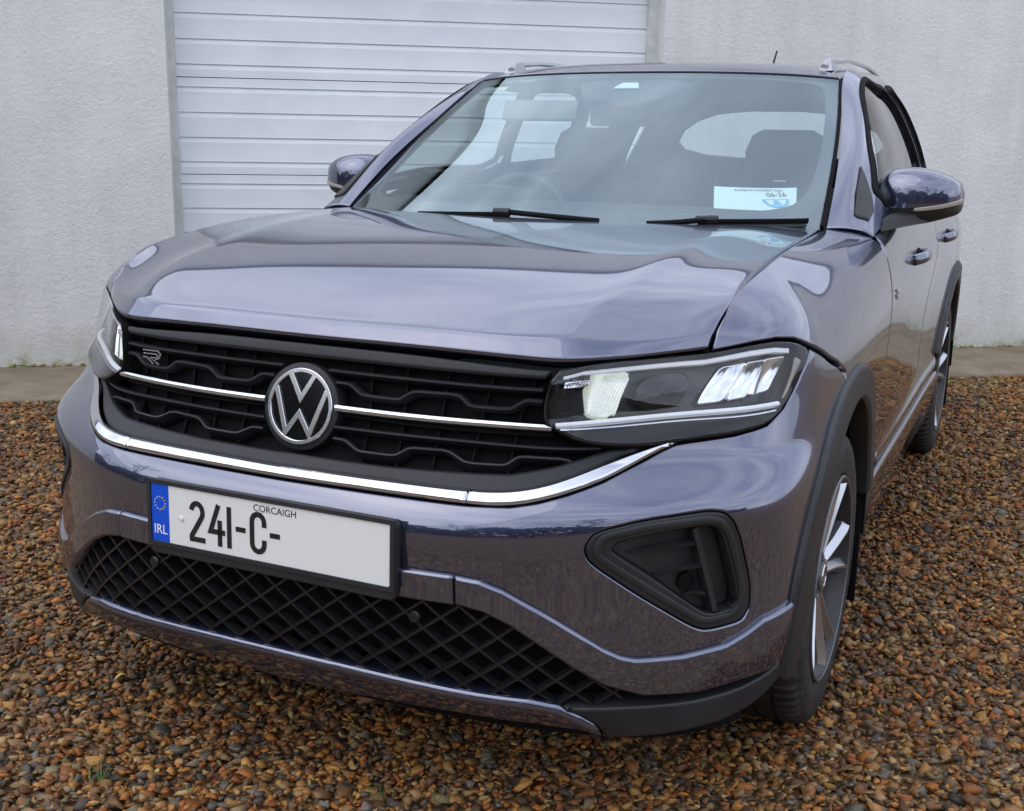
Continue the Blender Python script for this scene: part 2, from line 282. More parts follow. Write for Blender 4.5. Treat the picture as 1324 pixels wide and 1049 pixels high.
def panel(name,surf,out,m,parent,holes=(),off=0.,rim=.004,drop=.003,thick=.014,res=.016,rel=None,both=False,skirt=True):
    """sheet cut out of a surface, with rolled edges and returns"""
    loops=[];lo=resamp(out,res*.7);lo=lo if area(lo)>0 else lo[::-1];loops.append(lo)
    for h in holes:
        h=resamp(h,res*.7);loops.append(h[::-1] if area(h)>0 else h)
    inn=[inset(l,rim) for l in loops]
    pts=np.concatenate(loops+inn);ed=[];k=0
    for l in loops+inn:
        n=len(l);ed+=[(k+i,k+(i+1)%n) for i in range(n)];k+=n
    nb=sum(len(l) for l in loops)
    mn,mxx=lo.min(0),lo.max(0);gx=np.arange(mn[0]+res/2,mxx[0],res);gy=np.arange(mn[1]+res/2,mxx[1],res*.87)
    G=np.array([(x+(.5*res if j%2 else 0),y) for j,y in enumerate(gy) for x in gx]).reshape(-1,2)
    if len(G):
        ok=inside(G,inn[0])
        for h in inn[1:]: ok&=~inside(G,h)
        G=G[ok]
        if len(G):
            d=np.full(len(G),9.)
            for c in np.array_split(pts,max(1,len(pts)//200)): d=np.minimum(d,np.sqrt(((G[:,None]-c[None])**2).sum(2)).min(1))
            G=G[d>res*.45]; pts=np.concatenate([pts,G])
    r=delaunay_2d_cdt([Vector(p) for p in pts],ed,[],0,1e-7)
    vc=np.array([tuple(v) for v in r[0]]);F=np.array([f for f in r[2] if len(f)==3]);ori=r[3]
    c=vc[F].mean(1);ok=inside(c,lo)
    for h in loops[1:]: ok&=~inside(c,h)
    F=F[ok];a=vc[F];s=(a[:,1,0]-a[:,0,0])*(a[:,2,1]-a[:,0,1])-(a[:,1,1]-a[:,0,1])*(a[:,2,0]-a[:,0,0])
    F=np.where((s<0)[:,None],F[:,::-1],F);F=F[np.abs(s)>1e-10]
    P=surf(vc,rel,off);Nn=surf.nrm(vc,rel);bi=np.full(len(vc),-1)
    for i,o in enumerate(ori):
        o=[q for q in o if q<nb]
        if o:bi[i]=o[0]
    L=np.concatenate(loops);I=np.concatenate(inn);outd=surf(L,rel,off)-surf(I,rel,off);outd/=np.maximum(np.linalg.norm(outd,axis=1),1e-9)[:,None]
    b=bi>=0;N0=Nn.copy();P[b]-=N0[b]*drop;Nn[b]=N0[b]*.6+outd[bi[b]]*.8;Nn/=np.linalg.norm(Nn,axis=1)[:,None]
    F=[tuple(f) for f in F]
    if skirt:
        Q=surf(L,rel,off);n=surf.nrm(L,rel);k=len(P);m0=len(L)
        P=np.concatenate([P,Q-n*drop,Q-n*thick]);Nn=np.concatenate([Nn,outd*.8+n*.2,outd]);j=0
        for l in loops:
            for i in range(len(l)):
                x,y=k+j+i,k+j+(i+1)%len(l);F.append((y,x,x+m0,y+m0))
            j+=len(l)
    return mk(name,P,F,m,parent,N=Nn,both=both)
def sweep(name,path,nrm,prof,m,parent,both=False,cap=True,closed=False,sharp=40,scale=None):
    """profile (side,normal) carried along a path"""
    p=np.asarray(path,float);n=np.asarray(nrm,float)
    if n.ndim==1:n=np.tile(n,(len(p),1))
    t=(np.roll(p,-1,0)-np.roll(p,1,0)) if closed else np.gradient(p,axis=0)
    t/=np.linalg.norm(t,axis=1)[:,None];b=np.cross(t,n);b/=np.linalg.norm(b,axis=1)[:,None];n=np.cross(b,t)
    pr=np.asarray(prof,float);k=len(pr);sc=np.ones(len(p)) if scale is None else np.asarray(scale)
    V=(p[:,None]+b[:,None]*(pr[None,:,0]*sc[:,None])[...,None]+n[:,None]*(pr[None,:,1]*sc[:,None])[...,None]).reshape(-1,3);F=[]
    R=len(p);rg=range(R) if closed else range(R-1)
    for i in rg:
        i2=(i+1)%R
        for j in range(k):
            j2=(j+1)%k;F.append((i*k+j,i*k+j2,i2*k+j2,i2*k+j))
    if cap and not closed:F+=[tuple(range(k))[::-1],tuple((R-1)*k+j for j in range(k))]
    return mk(name,V,F,m,parent,both=both,sharp=sharp)
def prof_box(w,h,b=.001):   # counter-clockwise bevelled bar, base at 0
    return [(-w/2,0),(w/2,0),(w/2,h-b),(w/2-b,h),(-w/2+b,h),(-w/2,h-b)]
def prof_round(r,n=10,sy=1.):return [(r*math.cos(2*math.pi*i/n),sy*r*math.sin(2*math.pi*i/n)) for i in range(n)]
def rib(name,surf,uv,prof,m,parent,off=0.,rel=None,both=False,closed=False,sharp=40,scale=None):
    uv=np.asarray(uv,float);return sweep(name,surf(uv,rel,off),surf.nrm(uv,rel),prof,m,parent,both=both,closed=closed,sharp=sharp,scale=scale)
def box(name,c,s,m,parent=None,bev=.004,rot=None,both=False,seg=2):
    bm=bmesh.new();bmesh.ops.create_cube(bm,size=1);bmesh.ops.scale(bm,vec=s,verts=bm.verts)
    if bev:bmesh.ops.bevel(bm,geom=bm.edges[:],offset=bev,segments=seg,affect='EDGES',profile=.5)
    if rot is not None:bmesh.ops.rotate(bm,verts=bm.verts,matrix=Matrix.Rotation(rot[1],3,rot[0]))
    V=np.array([v.co[:] for v in bm.verts])+np.array(c);F=[tuple(v.index for v in f.verts) for f in bm.faces];bm.free()
    return mk(name,V,F,m,parent,both=both)
def loft(name,rings,m,parent,both=False,cap=True,sharp=50,mi=None):
    R=np.asarray(rings,float);n,k,_=R.shape;F=[]
    for i in range(n-1):
        for j in range(k):F.append((i*k+j,i*k+(j+1)%k,(i+1)*k+(j+1)%k,(i+1)*k+j))
    if cap:F+=[tuple(range(k))[::-1],tuple((n-1)*k+j for j in range(k))]
    return mk(name,R.reshape(-1,3),F,m,parent,both=both,sharp=sharp)
def prism(name,poly,o,ex,ey,ez,h,m,parent,both=False,bev=0.):
    """polygon (2-D, ccw) in frame o,ex,ey raised by h along ez; bev chamfers the top edge"""
    p=np.asarray(poly,float);p=p if area(p)>0 else p[::-1];o,ex,ey,ez=[np.asarray(a,float) for a in(o,ex,ey,ez)]
    f=lambda q,z:o+q[:,:1]*ex+q[:,1:]*ey+z*ez
    lev=[(p,0.),(p,h-bev)]+([(inset(p,bev),h)] if bev else []);k=len(p)
    V=np.concatenate([f(q,z) for q,z in lev]);F=[]
    for a in range(len(lev)-1):
        for j in range(k):F.append((a*k+j,a*k+(j+1)%k,(a+1)*k+(j+1)%k,(a+1)*k+j))
    F+=[tuple(range(k))[::-1],tuple((len(lev)-1)*k+j for j in range(k))]
    return mk(name,V,F,m,parent,both=both,sharp=25)
def stroke(pts,w,closed=False):
    """flat outline polygon of a polyline of width w (open, mitred)"""
    p=np.asarray(pts,float);a=[];b=[]
    for i in range(len(p)):
        d1=p[i]-p[i-1] if i>0 else p[1]-p[0];d2=p[i+1]-p[i] if i<len(p)-1 else p[-1]-p[-2]
        d1/=np.linalg.norm(d1);d2/=np.linalg.norm(d2);n=np.array([-(d1+d2)[1],(d1+d2)[0]]);n/=np.linalg.norm(n);c=max(.4,n@np.array([-d1[1],d1[0]]))
        a.append(p[i]+n*w/2/c);b.append(p[i]-n*w/2/c)
    return np.array(b+a[::-1])
def text(name,s,size,o,ex,ey,ez,m,parent,sx=1.,h=.0006,align='CENTER'):
    cu=bpy.data.curves.new(name,'FONT');cu.body=s;cu.size=size;cu.align_x=align;cu.align_y='CENTER';cu.extrude=h/2;cu.resolution_u=4
    t=bpy.data.objects.new(name+'_tmp',cu);me=bpy.data.meshes.new_from_object(t);bpy.data.objects.remove(t)
    o,ex,ey,ez=[np.asarray(a,float) for a in(o,ex,ey,ez)]
    V=np.array([v.co[:] for v in me.vertices]);V=o+V[:,:1]*sx*ex+V[:,1:2]*ey+(V[:,2:]+h/2)*ez;F=[tuple(p.vertices) for p in me.polygons];bpy.data.meshes.remove(me)
    return mk(name,V,F,m,parent,smooth=False)
def solve(surf,tgt,ax,guess):
    """uv of a surface where two coordinates (axes ax) take given values"""
    t=np.asarray(tgt,float);uv=np.tile(np.asarray(guess,float),(len(t),1)) if np.ndim(guess)==1 else np.array(guess,float);e=1e-4;ax=list(ax)
    for _ in range(25):
        f=surf.raw(uv)[:,ax]-t;a=(surf.raw(uv+[e,0])[:,ax]-t-f)/e;b=(surf.raw(uv+[0,e])[:,ax]-t-f)/e
        D=a[:,0]*b[:,1]-a[:,1]*b[:,0];D=np.where(np.abs(D)<1e-9,1e-9,D)
        st=np.stack([(-f[:,0]*b[:,1]+f[:,1]*b[:,0])/D,(-a[:,0]*f[:,1]+a[:,1]*f[:,0])/D],1);uv=uv+np.clip(st,-.1,.1)
    return uv
def side(yz):   # body-side uv from (y,z)
    yz=np.asarray(yz,float);return solve(SKIN,yz,(1,2),np.stack([yz[:,0]+.61,yz[:,1]],1))
mir=lambda p:np.asarray(p)[::-1]*[-1,1]
def sym(half):  # half outline with u>=0 given from the bottom centre outwards and back to the top centre -> closed symmetric outline
    h=np.asarray(half,float);m=mir(h);m=m[np.abs(m[:,0])>1e-6];return np.concatenate([h,m])
# ------------------------------------------------------------------ setting: ground, concrete apron, rendered wall with sectional door
WN=np.array([.592,-.806,0]);WN/=np.linalg.norm(WN);WT=np.array([-WN[1],WN[0],0]);WO=WN*-4.427
def wp(t,d,z):return WO+WT*t+WN*d+np.array([0,0,z])
GRD=mat('gravel_bed',(.12,.08,.045),.8)
_v=nod(GRD,'ShaderNodeTexVoronoi');_v.inputs['Scale'].default_value=48;lk(GRD,OC(GRD),_v.inputs['Vector'])
_sx=nod(GRD,'ShaderNodeSeparateColor');lk(GRD,_v.outputs['Color'],_sx.inputs[0])
setc(GRD,ramp(GRD,_sx.outputs[0],[(0,(.07,.045,.025)),(.3,(.16,.085,.035)),(.55,(.24,.14,.055)),(.75,(.12,.10,.08)),(1,(.32,.22,.12))]));bump(GRD,_v.outputs['Distance'],1.,.012)
V=[(-400,-400,-.006),(400,-400,-.006),(400,400,-.006),(-400,400,-.006)]
g=mk('gravel_ground',V,[(0,1,2,3)],GRD);tag(g,kind='structure')
CONC=mat('damp_concrete',(.16,.13,.10),.75)
setc(CONC,ramp(CONC,noise(CONC,5,8,.65),[(.25,(.115,.088,.058)),(.5,(.190,.148,.098)),(.75,(.265,.215,.150))]));bump(CONC,noise(CONC,60,5),.35,.004)
def slab(name,t0,t1,d0,d1,z0,z1,m,parent=None,n=40,jit=.0):
    V=[];F=[]
    for i in range(n+1):
        t=t0+(t1-t0)*i/n;j=RNG.normal(0,jit) if jit else 0
        V+=[wp(t,d0,z1),wp(t,d1+j,z1-.004),wp(t,d1+j+.008,z1-.014),wp(t,d1+j+.01,z0)]
    for i in range(n):
        for j in range(3):F.append((i*4+j,i*4+j+1,i*4+5+j,i*4+4+j))
    return mk(name,V,F,m,parent,sharp=60)
ap=slab('concrete_apron',-8,12,-.02,.79,-.01,.022,CONC,n=220,jit=.006);tag(ap,kind='structure')
REND=mat('white_roughcast_render',(.70,.71,.72),.85)
_a=noise(REND,2.2,6,.6);_b2=noise(REND,38,5,.7);_c=noise(REND,150,3,.6)
_zz=nod(REND,'ShaderNodeSeparateXYZ');lk(REND,OC(REND),_zz.inputs[0])
_wob=nod(REND,'ShaderNodeMath',operation='MULTIPLY_ADD');_wob.inputs[1].default_value=.55;lk(REND,noise(REND,3.3,7,.7),_wob.inputs[0]);lk(REND,_zz.outputs[2],_wob.inputs[2])
_alg=ramp(REND,_wob.outputs[0],[(.27,g3(.95)),(.33,g3(.35)),(.50,g3(0))])
_mp=nod(REND,'ShaderNodeMapping');_mp.inputs['Scale'].default_value=(7,7,.5);lk(REND,OC(REND),_mp.inputs[0])
_st=ramp(REND,noise(REND,1.,6,.6,_mp.outputs[0]),[(.46,g3(1)),(.72,g3(.91))])
setc(REND,mixc(REND,_alg,mixc(REND,1.,ramp(REND,_a,[(.3,(.64,.65,.635)),(.7,(.75,.76,.745))]),_st,'MULTIPLY'),(.34,.34,.22)))
_h=nod(REND,'ShaderNodeMath',operation='MULTIPLY_ADD');_h.inputs[1].default_value=.45;lk(REND,_c,_h.inputs[0]);lk(REND,_b2,_h.inputs[2]);bump(REND,_h.outputs[0],.6,.016)
DOORM=mat('white_painted_steel',(.66,.70,.72),.42)
setc(DOORM,ramp(DOORM,noise(DOORM,3,6),[(.3,(.68,.725,.75)),(.7,(.78,.815,.835))]));bump(DOORM,noise(DOORM,260,2),.08,.001)
JAMB=mat('painted_timber_frame',(.46,.47,.45),.6);setc(JAMB,ramp(JAMB,noise(JAMB,14,6),[(.3,(.52,.53,.51)),(.7,(.68,.69,.68))]))
bld=empty('garage_building',tuple(wp(0,0,0)));tag(bld,'long white roughcast garage wall with a wide panelled door behind the car','building')
BO=np.array(wp(0,0,0))
def mkb(name,V,F,m,parent,**k):
    return mk(name,np.asarray(V)-BO,F,m,parent,**k)
# wall with the door opening; eaves out of frame above
D0,D1,DH,WH=-.535,2.165,2.25,3.05
def wallrect(t0,t1,z0,z1):
    return [wp(t0,0,z0),wp(t1,0,z0),wp(t1,0,z1),wp(t0,0,z1),wp(t0,-.25,z0),wp(t1,-.25,z0),wp(t1,-.25,z1),wp(t0,-.25,z1)]
V=[];F=[]
for r in[(-9,D0,-.05,DH),(D1,14,-.05,DH),(-9,14,DH,WH)]:
    k=len(V);V+=wallrect(*r);F+=[tuple(k+i for i in f) for f in((0,1,2,3),(5,4,7,6),(1,5,6,2),(4,0,3,7),(3,2,6,7),(4,5,1,0))]
mkb('wall',V,F,REND,bld,smooth=False)
SLATE=mat('roof_slate',(.06,.065,.07),.6)
V=[wp(-9,.02,WH-.0),wp(14,.02,WH-.0),wp(14,-3.2,WH+.30),wp(-9,-3.2,WH+.30),wp(-9,.02,WH+.03),wp(14,.02,WH+.03),wp(14,-3.2,WH+.35),wp(-9,-3.2,WH+.35)]
mkb('roof',V,[(4,5,6,7),(3,2,1,0),(0,1,5,4),(1,2,6,5),(3,0,4,7),(2,3,7,6)],SLATE,bld,smooth=False)
V=[];F=[]
for t in(-9,14):
    for i in range(9):
        a=math.pi*i/8;V.append(wp(t,.05-.028*math.cos(a),WH+.02-.03*math.sin(a)))
for i in range(8):F.append((i,i+1,10+i,9+i))
mkb('gutter',V,F,GLOSSB,bld)
dz=-.17
fr=[]
V=[];F=[]
for (t0,t1,z0,z1) in[(D0,D0+.035,0,DH),(D1-.055,D1,0,DH),(D0,D1,DH-.04,DH)]:
    k=len(V);V+=[wp(t0,dz+.05,z0),wp(t1,dz+.05,z0),wp(t1,dz+.05,z1),wp(t0,dz+.05,z1),wp(t0,dz-.03,z0),wp(t1,dz-.03,z0),wp(t1,dz-.03,z1),wp(t0,dz-.03,z1)]
    F+=[tuple(k+i for i in f) for f in((0,1,2,3),(1,5,6,2),(4,0,3,7),(3,2,6,7),(4,5,1,0))]
gd=mkb('garage_door',V,F,JAMB,bld,smooth=False)
gd['label']='white sectional door with horizontal ribs in a grey frame'
mkb('seam_light_block',[wp(D0-.3,-.32,0),wp(D1+.3,-.32,0),wp(D1+.3,-.32,DH+.2),wp(D0-.3,-.32,DH+.2)],[(0,1,2,3)],BLACK,gd,smooth=False)  # unseen black sheet added to keep sky light out of the door seams
for k in range(-2,3):
    z0=1.042+.512*k;z1=z0+.508
    if z0<0:z0=.02
    if z1>DH-.03:z1=DH-.035
    prof=[(0,z0)]
    for rz in(.065,.195,.327,.459):
        zr=1.042+.512*k+rz
        if z0+.04<zr<z1-.01:prof+=[(0,zr-.026),(-.007,zr-.003),(-.0075,zr),(.0015,zr+.0025),(0,zr+.010)]
    prof+=[(0,z1-.002),(-.003,z1),(-.03,z1)]
    V=[];n=len(prof)
    for t in(D0+.03,D1-.05):V+=[wp(t,dz+d,z) for d,z in prof]
    mkb('door_section',V,[(i,n+i,n+i+1,i+1) for i in range(n-1)],DOORM,gd,sharp=15)
# ------------------------------------------------------------------ gravel stones (uncountable): crushed shale chips, one colour each
def stone_shapes(n=14):
    out=[]
    for k in range(n):
        bm=bmesh.new()
        for _ in range(11):
            v=RNG.normal(size=3);v/=np.linalg.norm(v);bm.verts.new(v*np.array([1,RNG.uniform(.6,.9),RNG.uniform(.22,.48)])*RNG.uniform(.74,1.14))
        bmesh.ops.convex_hull(bm,input=bm.verts)
        bmesh.ops.delete(bm,geom=[v for v in bm.verts if not v.link_faces],context='VERTS');bmesh.ops.triangulate(bm,faces=bm.faces);bm.verts.index_update()
        out.append((np.array([v.co[:] for v in bm.verts]),np.array([[v.index for v in f.verts] for f in bm.faces])));bm.free()
    return out
def in_view(p,mg):
    v=(p-np.array(co.matrix_world.translation))@_r.T
    f=cam.lens/36*1324;x=f*v[:,0]/np.maximum(v[:,2],.1)+662;y=f*v[:,1]/np.maximum(v[:,2],.1)+524.5
    return (v[:,2]>.3)&(x>-mg)&(x<1324+mg)&(y<1049+mg)&(y>300),v[:,2]
PAL=np.array([(.40,.17,.035),(.44,.255,.075),(.33,.115,.025),(.22,.11,.04),(.14,.078,.035),(.105,.10,.09),(.165,.165,.155),(.48,.36,.18),(.27,.20,.10),(.06,.055,.05),(.36,.215,.075),(.22,.195,.13)])
PW=np.array([.14,.15,.08,.15,.13,.07,.04,.05,.09,.04,.12,.06]);PW/=PW.sum()
SH=stone_shapes()
def gravel(n):
    p=np.stack([RNG.uniform(-4.6,2.2,n),RNG.uniform(-.75,6.6,n),np.zeros(n)],1)
    ok,d=in_view(p,230);ok&=(p@WN)>-4.427+.80;keep=RNG.uniform(size=n)<np.clip(1.25-d*.11,.45,1);ok&=keep
    ok&=~((np.abs(p[:,0])<.6)&(p[:,1]>1.2)&(p[:,1]<3.9))
    p=p[ok];n=len(p)
    sz=np.clip(RNG.lognormal(math.log(.0128),.33,n),.006,.029)*np.clip(.9+.05*d[ok],1,1.25)
    ci=RNG.choice(len(PAL),n,p=PW);c=PAL[ci]*RNG.uniform(.5,1.1,(n,1))*np.array([1.02,.86,.69])*RNG.uniform(.93,1.07,(n,3))
    big=np.sin(p[:,0]*2.3+1)*np.cos(p[:,1]*1.9)*.12+1;c*=big[:,None]
    kind=RNG.integers(0,len(SH),n);a=RNG.uniform(0,6.283,n);tx=RNG.normal(0,.32,n);ty=RNG.normal(0,.32,n)
    VV=[];FF=[];CC=[];k=0
    for s,(sv,sf) in enumerate(SH):
        ix=np.where(kind==s)[0];m=len(ix)
        if not m:continue
        ca,sa=np.cos(a[ix]),np.sin(a[ix]);cx,sx=np.cos(tx[ix]),np.sin(tx[ix]);cy,sy=np.cos(ty[ix]),np.sin(ty[ix]);z=np.zeros(m);o=np.ones(m)
        Rz=np.stack([ca,-sa,z,sa,ca,z,z,z,o],1).reshape(m,3,3);Rx=np.stack([o,z,z,z,cx,-sx,z,sx,cx],1).reshape(m,3,3);Ry=np.stack([cy,z,sy,z,o,z,-sy,z,cy],1).reshape(m,3,3)
        Rm=Rx@Ry@Rz;vv=np.einsum('mij,kj->mki',Rm,sv)*sz[ix][:,None,None]+p[ix][:,None]
        vv[:,:,2]+=(RNG.uniform(-.004,.009,m))[:,None]
        VV.append(vv.reshape(-1,3));FF.append((sf[None]+(np.arange(m)*len(sv))[:,None,None]+k).reshape(-1,3));CC.append(np.repeat(c[ix],len(sv),0));k+=m*len(sv)
    V=np.concatenate(VV);F=np.concatenate(FF);C=np.concatenate(CC)
    me=bpy.data.meshes.new('gravel');me.vertices.add(len(V));me.vertices.foreach_set('co',V.ravel());me.loops.add(F.size);me.loops.foreach_set('vertex_index',F.ravel())
    me.polygons.add(len(F));me.polygons.foreach_set('loop_start',np.arange(len(F))*3);me.polygons.foreach_set('loop_total',np.full(len(F),3))
    at=me.color_attributes.new('stone','FLOAT_COLOR','POINT');at.data.foreach_set('color',np.concatenate([np.clip(C,0,1),np.ones((len(C),1))],1).ravel())
    me.update();me.validate()
    m=mat('shale_chips',(.2,.12,.06),.5);at=nod(m,'ShaderNodeAttribute',attribute_name='stone')
    setc(m,mixc(m,.75,at.outputs[0],ramp(m,noise(m,130,5,.7),[(.25,g3(.45)),(.75,g3(1.25))]),'MULTIPLY'));setr(m,ramp(m,noise(m,12,3),[(.35,g3(.5)),(.65,g3(.85))]));bump(m,noise(m,300,4),.5,.0015)
    me.materials.append(m)
    o=bpy.data.objects.new('gravel',me);COL.objects.link(o);tag(o,'damp orange, brown and grey crushed stone covering the yard','gravel',kind='stuff');print('stones',n,'tris',len(F))
gravel(320000)
# ------------------------------------------------------------------ the car: nose at y=0 on the ground, tail at y=4.14, centre plane x=0
car=empty('car',(0,0,0));tag(car,'grey violet compact SUV parked on gravel in front of the garage','car')
AC=[(.842,.325),(3.393,.325)]          # wheel centres (y,z)
def arc(c,R,a0,a1,n=28):               # angle 0 = forwards (towards the nose), pi/2 = up
    a=np.radians(np.linspace(a0,a1,n));return np.stack([c[0]-R*np.cos(a),c[1]+R*np.sin(a)],1)
def bottom(zb,R):                      # lower edge with both wheel openings, from the nose centre to the tail centre
    p=[(u,zb) for u in np.linspace(0,.95,12)]
    for c in AC:
        a=math.degrees(math.asin((zb+.03-c[1])/R));p+=[tuple(q) for q in side(arc(c,R,a,180-a))]
    return p+[(u,zb+.06) for u in np.linspace(4.5,5.45,8)]
bt=np.array(bottom(.235,.42))
half=np.concatenate([bt,[(5.45,1.03)],np.stack([np.linspace(5.4,0,40),np.full(40,1.02)],1)])
half=half[~((half[:,1]>1)&(half[:,0]<.8))];half=np.concatenate([half,[(.70,.90),(.45,.87),(0,.87)]])
panel('inner_shell',SKIN,sym(half),BLACK,car,off=-.085,res=.06,skirt=False,rim=.01,drop=0)
# --- bonnet
def hrel(uv):          # pressed crease: the outer facet falls away from it
    d=np.abs(uv[:,0])-.488;v=uv[:,1];d=(d+np.sqrt(d*d+.010**2))/2;t=np.clip(d/.222,0,1)
    return -.0048*np.sin(math.pi*t)*np.clip((v-.02)/.12,0,1)*np.clip((1.0-v)/.35,0,1)
bon=panel('bonnet',HOOD,[(-.7075,.004),(.7075,.004),(.7075,.992),(-.7075,.992)],PAINT,car,rim=.007,drop=.006,thick=.03,res=.010,rel=hrel)
# --- front bumper skin
archF=side(arc(AC[0],.462,14,68,22))
BOT=[(0,.525),(.37,.524),(.415,.52),(.454,.506),(.517,.470),(.62,.402),(.648,.388),(.675,.381),(.76,.379),(.846,.385),(.887,.399),(.931,.419),(1.0,.430)]
CHL=[(.735,.7455),(.68,.722),(.61,.695),(.55,.678),(.5,.666),(.457,.659),(.38,.656),(.226,.655),(0,.654)]
LAMPB=[(.996,.87),(.976,.847),(.946,.792),(.912,.767),(.843,.756),(.756,.748)]
POD=[(.588,.593),(.606,.623),(.695,.642),(.811,.651),(.85,.644),(.87,.619),(.903,.497),(.903,.455),(.885,.43),(.809,.426),(.779,.438),(.681,.504),(.598,.566)]
ar=[tuple(q) for q in archF if q[1]>.435 and q[1]<.775]
PODc=chaik(POD,2,True,.18)
panel('front_bumper',SKIN,sym(BOT+ar+[(1.345,.785),(1.269,.821),(1.134,.861),(1.012,.888)]+LAMPB+CHL),PAINT,car,holes=[PODc,mir(PODc)],rim=.004,drop=.003,thick=.03,res=.013)
# --- lower wave-shaped trim (three pieces), lip, black corners
WT_=[(.3715,.536),(.415,.532),(.454,.518),(.517,.482),(.62,.414),(.648,.400),(.675,.393),(.76,.391),(.846,.397),(.887,.411),(.931,.431),(1.022,.443)]
WB_=[(.3715,.485),(.42,.476),(.465,.455),(.57,.381),(.626,.347),(.695,.323),(.799,.315),(.899,.322),(.985,.327)]
panel('bumper_trim',SKIN,[(-.3695,.484),(.3695,.484),(.3695,.537),(-.3695,.537)],PAINT,car,off=.013,rim=.006,drop=.006,thick=.05,res=.012)
panel('bumper_trim',SKIN,list(WB_)+WT_[::-1],PAINT,car,off=.013,rim=.007,drop=.007,thick=.055,res=.011,both=True)
LT=[(0,.320),(.134,.319),(.321,.315),(.493,.311),(.546,.302)];LB=[(0,.250),(.113,.251),(.369,.262),(.50,.258),(.575,.249),(.630,.234)]
panel('front_lip',SKIN,sym(LB+[(.612,.262),(.585,.281)]+LT[::-1]),PAINT,car,off=.010,rim=.012,drop=.012,thick=.045,res=.012)
panel('lower_bumper_corner',SKIN,[(.556,.298),(.665,.299),(.8,.296),(.86,.299),(.901,.303),(.945,.312),(1.01,.328),(1.03,.318),(1.0,.290),(.97,.275),(.936,.262),(.90,.252),(.854,.243),(.80,.239),(.744,.236),(.632,.233),(.615,.262),(.588,.281)],PLAST,car,off=.004,rim=.006,drop=.004,thick=.05,res=.013,both=True)
panel('undertray',SKIN,sym([(0,.205),(.95,.205),(.93,.262),(.63,.250),(.4,.262),(0,.262)]),BLACK,car,off=-.022,res=.03,rim=.01,drop=.01)
# --- lower lattice grille
GL=np.array([(0,.312),(.134,.312),(.321,.308),(.493,.305),(.546,.298),(.62,.300),(.70,.318),(.63,.352),(.575,.386),(.47,.459),(.425,.480),(.37,.488),(0,.488)])
GLs=np.concatenate([GL,mir(GL)])
lg=panel('lower_grille',SKIN,GLs,BLACK,car,off=-.046,rim=.01,drop=0,res=.03,thick=.01)
def clipseg(a,b,poly,n=240):
    t=np.linspace(0,1,n);p=a+(b-a)*t[:,None];k=inside(p,poly);seg=[];cur=[]
    for q,i in zip(p,k):
        if i:cur.append(q)
        elif cur:seg.append(cur);cur=[]
    if cur:seg.append(cur)
    return [np.array(s) for s in seg if np.linalg.norm(s[-1]-s[0])>.02]
for sg in(1,-1):
    for k in range(-16,17):
        x=k*.068+.0
        for s in clipseg(np.array([x-.24*sg,.40-.18]),np.array([x+.24*sg,.40+.18]),GLs):
            q=s[np.linspace(0,len(s)-1,9).astype(int)]
            rib('mesh_bar',SKIN,q,[(-.0035,0),(.0035,0),(.0022,.016),(-.0022,.016)],LATT,lg,off=-.023 if sg>0 else -.0235)
def disc(name,c,ez,ex,prof,m,parent,n=40,both=False,sharp=35):
    """turned part: prof = (radius,height) about axis ez"""
    c,ez,ex=[np.asarray(a,float) for a in(c,ez,ex)];ez=ez/np.linalg.norm(ez);ex=ex-ez*(ex@ez);ex/=np.linalg.norm(ex);ey=np.cross(ez,ex);V=[];F=[];k=len(prof)
    for i in range(n):
        a=2*math.pi*i/n;d=ex*math.cos(a)+ey*math.sin(a);V+=[c+d*r+ez*h for r,h in prof]
    for i in range(n):
        for j in range(k-1):F.append((i*k+j,((i+1)%n)*k+j,((i+1)%n)*k+j+1,i*k+j+1))
    return mk(name,V,F,m,parent,both=both,sharp=sharp)
def sdisc(name,uv,prof,m,parent,off,both=False,n=20):
    q=np.array([uv]);return disc(name,SKIN(q,off=off)[0],SKIN.nrm(q)[0],(1,0,.01),prof,m,parent,n=n,both=both)
sdisc('parking_sensor',(.291,.446),[(.0115,0),(.0115,.010),(.009,.013),(.0001,.013)],LATT,car,-.014,both=True)
# --- chrome strip under the grille (three pieces)
CU=[(0,.674),(.226,.676),(.3755,.677),(.43,.679),(.48,.685),(.55,.702),(.63,.726),(.706,.749)]
CL=[(0,.657),(.226,.658),(.3785,.659),(.457,.662),(.5,.669),(.55,.681),(.61,.698),(.68,.725),(.732,.748)]
panel('chrome_strip',SKIN,sym([(0,.657),(.226,.658),(.377,.659),(.3745,.677),(.226,.676),(0,.674)]),CHROME,car,off=.006,rim=.007,drop=.005,thick=.02,res=.009)
panel('chrome_strip',SKIN,[tuple(p) for p in spl(CL[2:],30)]+[tuple(p) for p in spl(CU[2:],30)[::-1]],CHROME,car,off=.006,rim=.006,drop=.005,thick=.02,res=.009,both=True)
